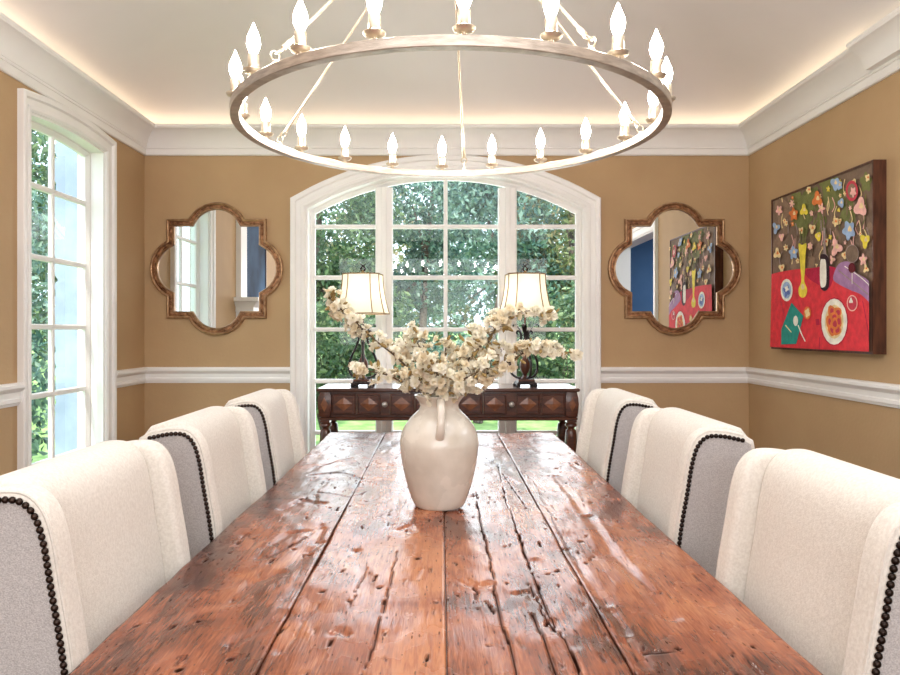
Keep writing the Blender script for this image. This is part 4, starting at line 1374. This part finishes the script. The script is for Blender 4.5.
for (x, y, r, c) in FL+[(50, 182, 11, 'pink'), (40, 240, 12, 'blue'), (132, 182, 13, 'yellow'), (98, 195, 15, 'orange'), (176, 146, 17, 'orange'), (190, 176, 11, 'pink'), (160, 242, 11, 'cream'),
                     (180, 268, 11, 'yellow'), (44, 325, 12, 'cream'), (98, 322, 15, 'blue'), (205, 286, 10, 'cream'), (240, 305, 18, 'pink'), (236, 94, 15, 'blue'), (250, 100, 11, 'blue'),
                     (256, 158, 11, 'blue'), (320, 172, 22, 'pink'), (282, 248, 22, 'blue'), (336, 282, 16, 'yellow'), (238, 220, 11, 'cream'), (60, 372, 10, 'cream'), (125, 250, 9, 'cream'),
                     (330, 345, 13, 'pink'), (345, 75, 9, 'cream'), (60, 270, 9, 'pink'), (75, 225, 7, 'cream'), (150, 115, 9, 'cream'), (268, 330, 9, 'cream'), (228, 345, 9, 'pink'), (340, 375, 9, 'cream'),
                     (300, 90, 9, 'cream'), (155, 300, 9, 'pink'), (75, 305, 8, 'cream'), (95, 160, 8, 'pink')]:
    oval(x, y, r*.86, r*1.3, c, 26, .30+.12*sin(x), 3+int(x) % 4, x); oval(x+r*.15, y-r*.2, r*.3, r*.45, 'cream' if c != 'cream' else 'orange', 12, .2, 3)
oval(294, 118, 20, 34, 'rose'); oval(294, 118, 14, 24, 'brown2'); oval(298, 122, 9, 15, 'pink', 20, .3, 5)
patch([(28, 392), (60, 384), (110, 376), (190, 370), (250, 372), (300, 385), (362, 420), (364, 655), (20, 640)], 'red')
patch([(140, 380), (192, 368), (240, 372), (232, 410), (215, 440), (180, 425), (150, 405)], 'red2', 1)
patch([(250, 360), (285, 352), (305, 385), (345, 410), (362, 440), (362, 490), (325, 460), (290, 445), (250, 425), (232, 405)], 'purple', 1)
stroke([(250, 380), (300, 420), (352, 462)], 2, 'grey'); stroke([(270, 366), (320, 400), (356, 432)], 1.5, 'white')
stroke([(188, 600), (186, 640)], 1.3, 'red2'); stroke([(180, 540), (182, 560)], 6, 'red2'); stroke([(330, 480), (345, 560), (356, 640)], 1.2, 'red2')
patch([(118, 292), (130, 296), (144, 292), (141, 330), (139, 380), (137, 415), (146, 440), (143, 462), (131, 470), (120, 462), (118, 440), (127, 415), (124, 370), (121, 330)], 'yellow', 1)
stroke([(124, 290), (124, 250)], 2, 'green'); stroke([(132, 290), (134, 245)], 2, 'green'); stroke([(138, 290), (146, 235)], 2, 'green')
oval(132, 434, 6, 10, 'cream')
patch([(192, 332), (200, 322), (200, 240), (207, 240), (208, 322), (216, 334), (218, 360), (210, 352)], 'grey')
patch([(190, 338), (202, 326), (215, 336), (220, 360), (220, 425), (210, 446), (196, 444), (190, 425)], 'black', 1)
patch([(190, 352), (200, 343), (209, 352), (210, 420), (200, 436), (190, 425)], 'white', 1)
for k, (rx, ry) in enumerate([(22, 30)]):
    oval(296, 325, rx, ry, 'grey'); oval(296, 325, rx-1.6, ry-2.2, 'brown')
oval(295, 372, 12, 17, 'wine'); stroke([(296, 388), (296, 425)], 1.2, 'white'); oval(297, 434, 13, 6, 'purple')
oval(237, 549, 46, 80, 'red2'); oval(237, 549, 43, 76, 'white'); oval(237, 549, 31, 56, 'cream')
for (x, y) in [(228, 515), (248, 520), (222, 548), (250, 548), (236, 535), (230, 575), (246, 575), (238, 556)]:
    oval(x, y, 13, 20, 'orange', 16, .12, 3, x); oval(x+2, y, 7, 11, 'rose', 14, .1, 3, x)
oval(80, 445, 20, 37, 'white'); oval(80, 445, 15, 28, 'blue'); oval(80, 448, 10, 18, 'darkblue', 16, .3, 4); oval(80, 440, 6, 9, 'white', 14, .3, 4)
patch([(96, 486), (136, 530), (112, 622), (62, 624), (62, 575)], 'teal')
stroke([(118, 560), (130, 590), (142, 614)], 1.8, 'white'); oval(110, 546, 8, 17, 'white'); stroke([(76, 560), (96, 584)], 1.6, 'cream'); stroke([(60, 480), (70, 520), (76, 540)], 1.6, 'rose')
oval(149, 520, 12, 21, 'orange'); oval(149, 520, 8, 14, 'cream', 16, .2, 4)
oval(298, 488, 18, 27, 'pink'); oval(298, 488, 15, 23, 'rose'); oval(294, 480, 6, 9, 'white', 12, .3, 3)
cvo = cv.build('canvas', art, smooth=False)
mb = MB()
mb.sweep([(PY0-YC, PZ0-ZCc), (PY1-YC, PZ0-ZCc), (PY1-YC, PZ1-ZCc), (PY0-YC, PZ1-ZCc)], [(0, 0), (0, PD), (.009, PD), (.009, PD-.014), (.014, PD-.014), (.014, 0)], lambda u, v, h: (-h, u, v), M['walnut'], closed=True)
mb.box((-PD+.010, PY0-YC+.006, PZ0-ZCc+.006), (-.002, PY1-YC-.006, PZ1-ZCc-.006), M['walnut'])
mb.build('frame', art, smooth=False)
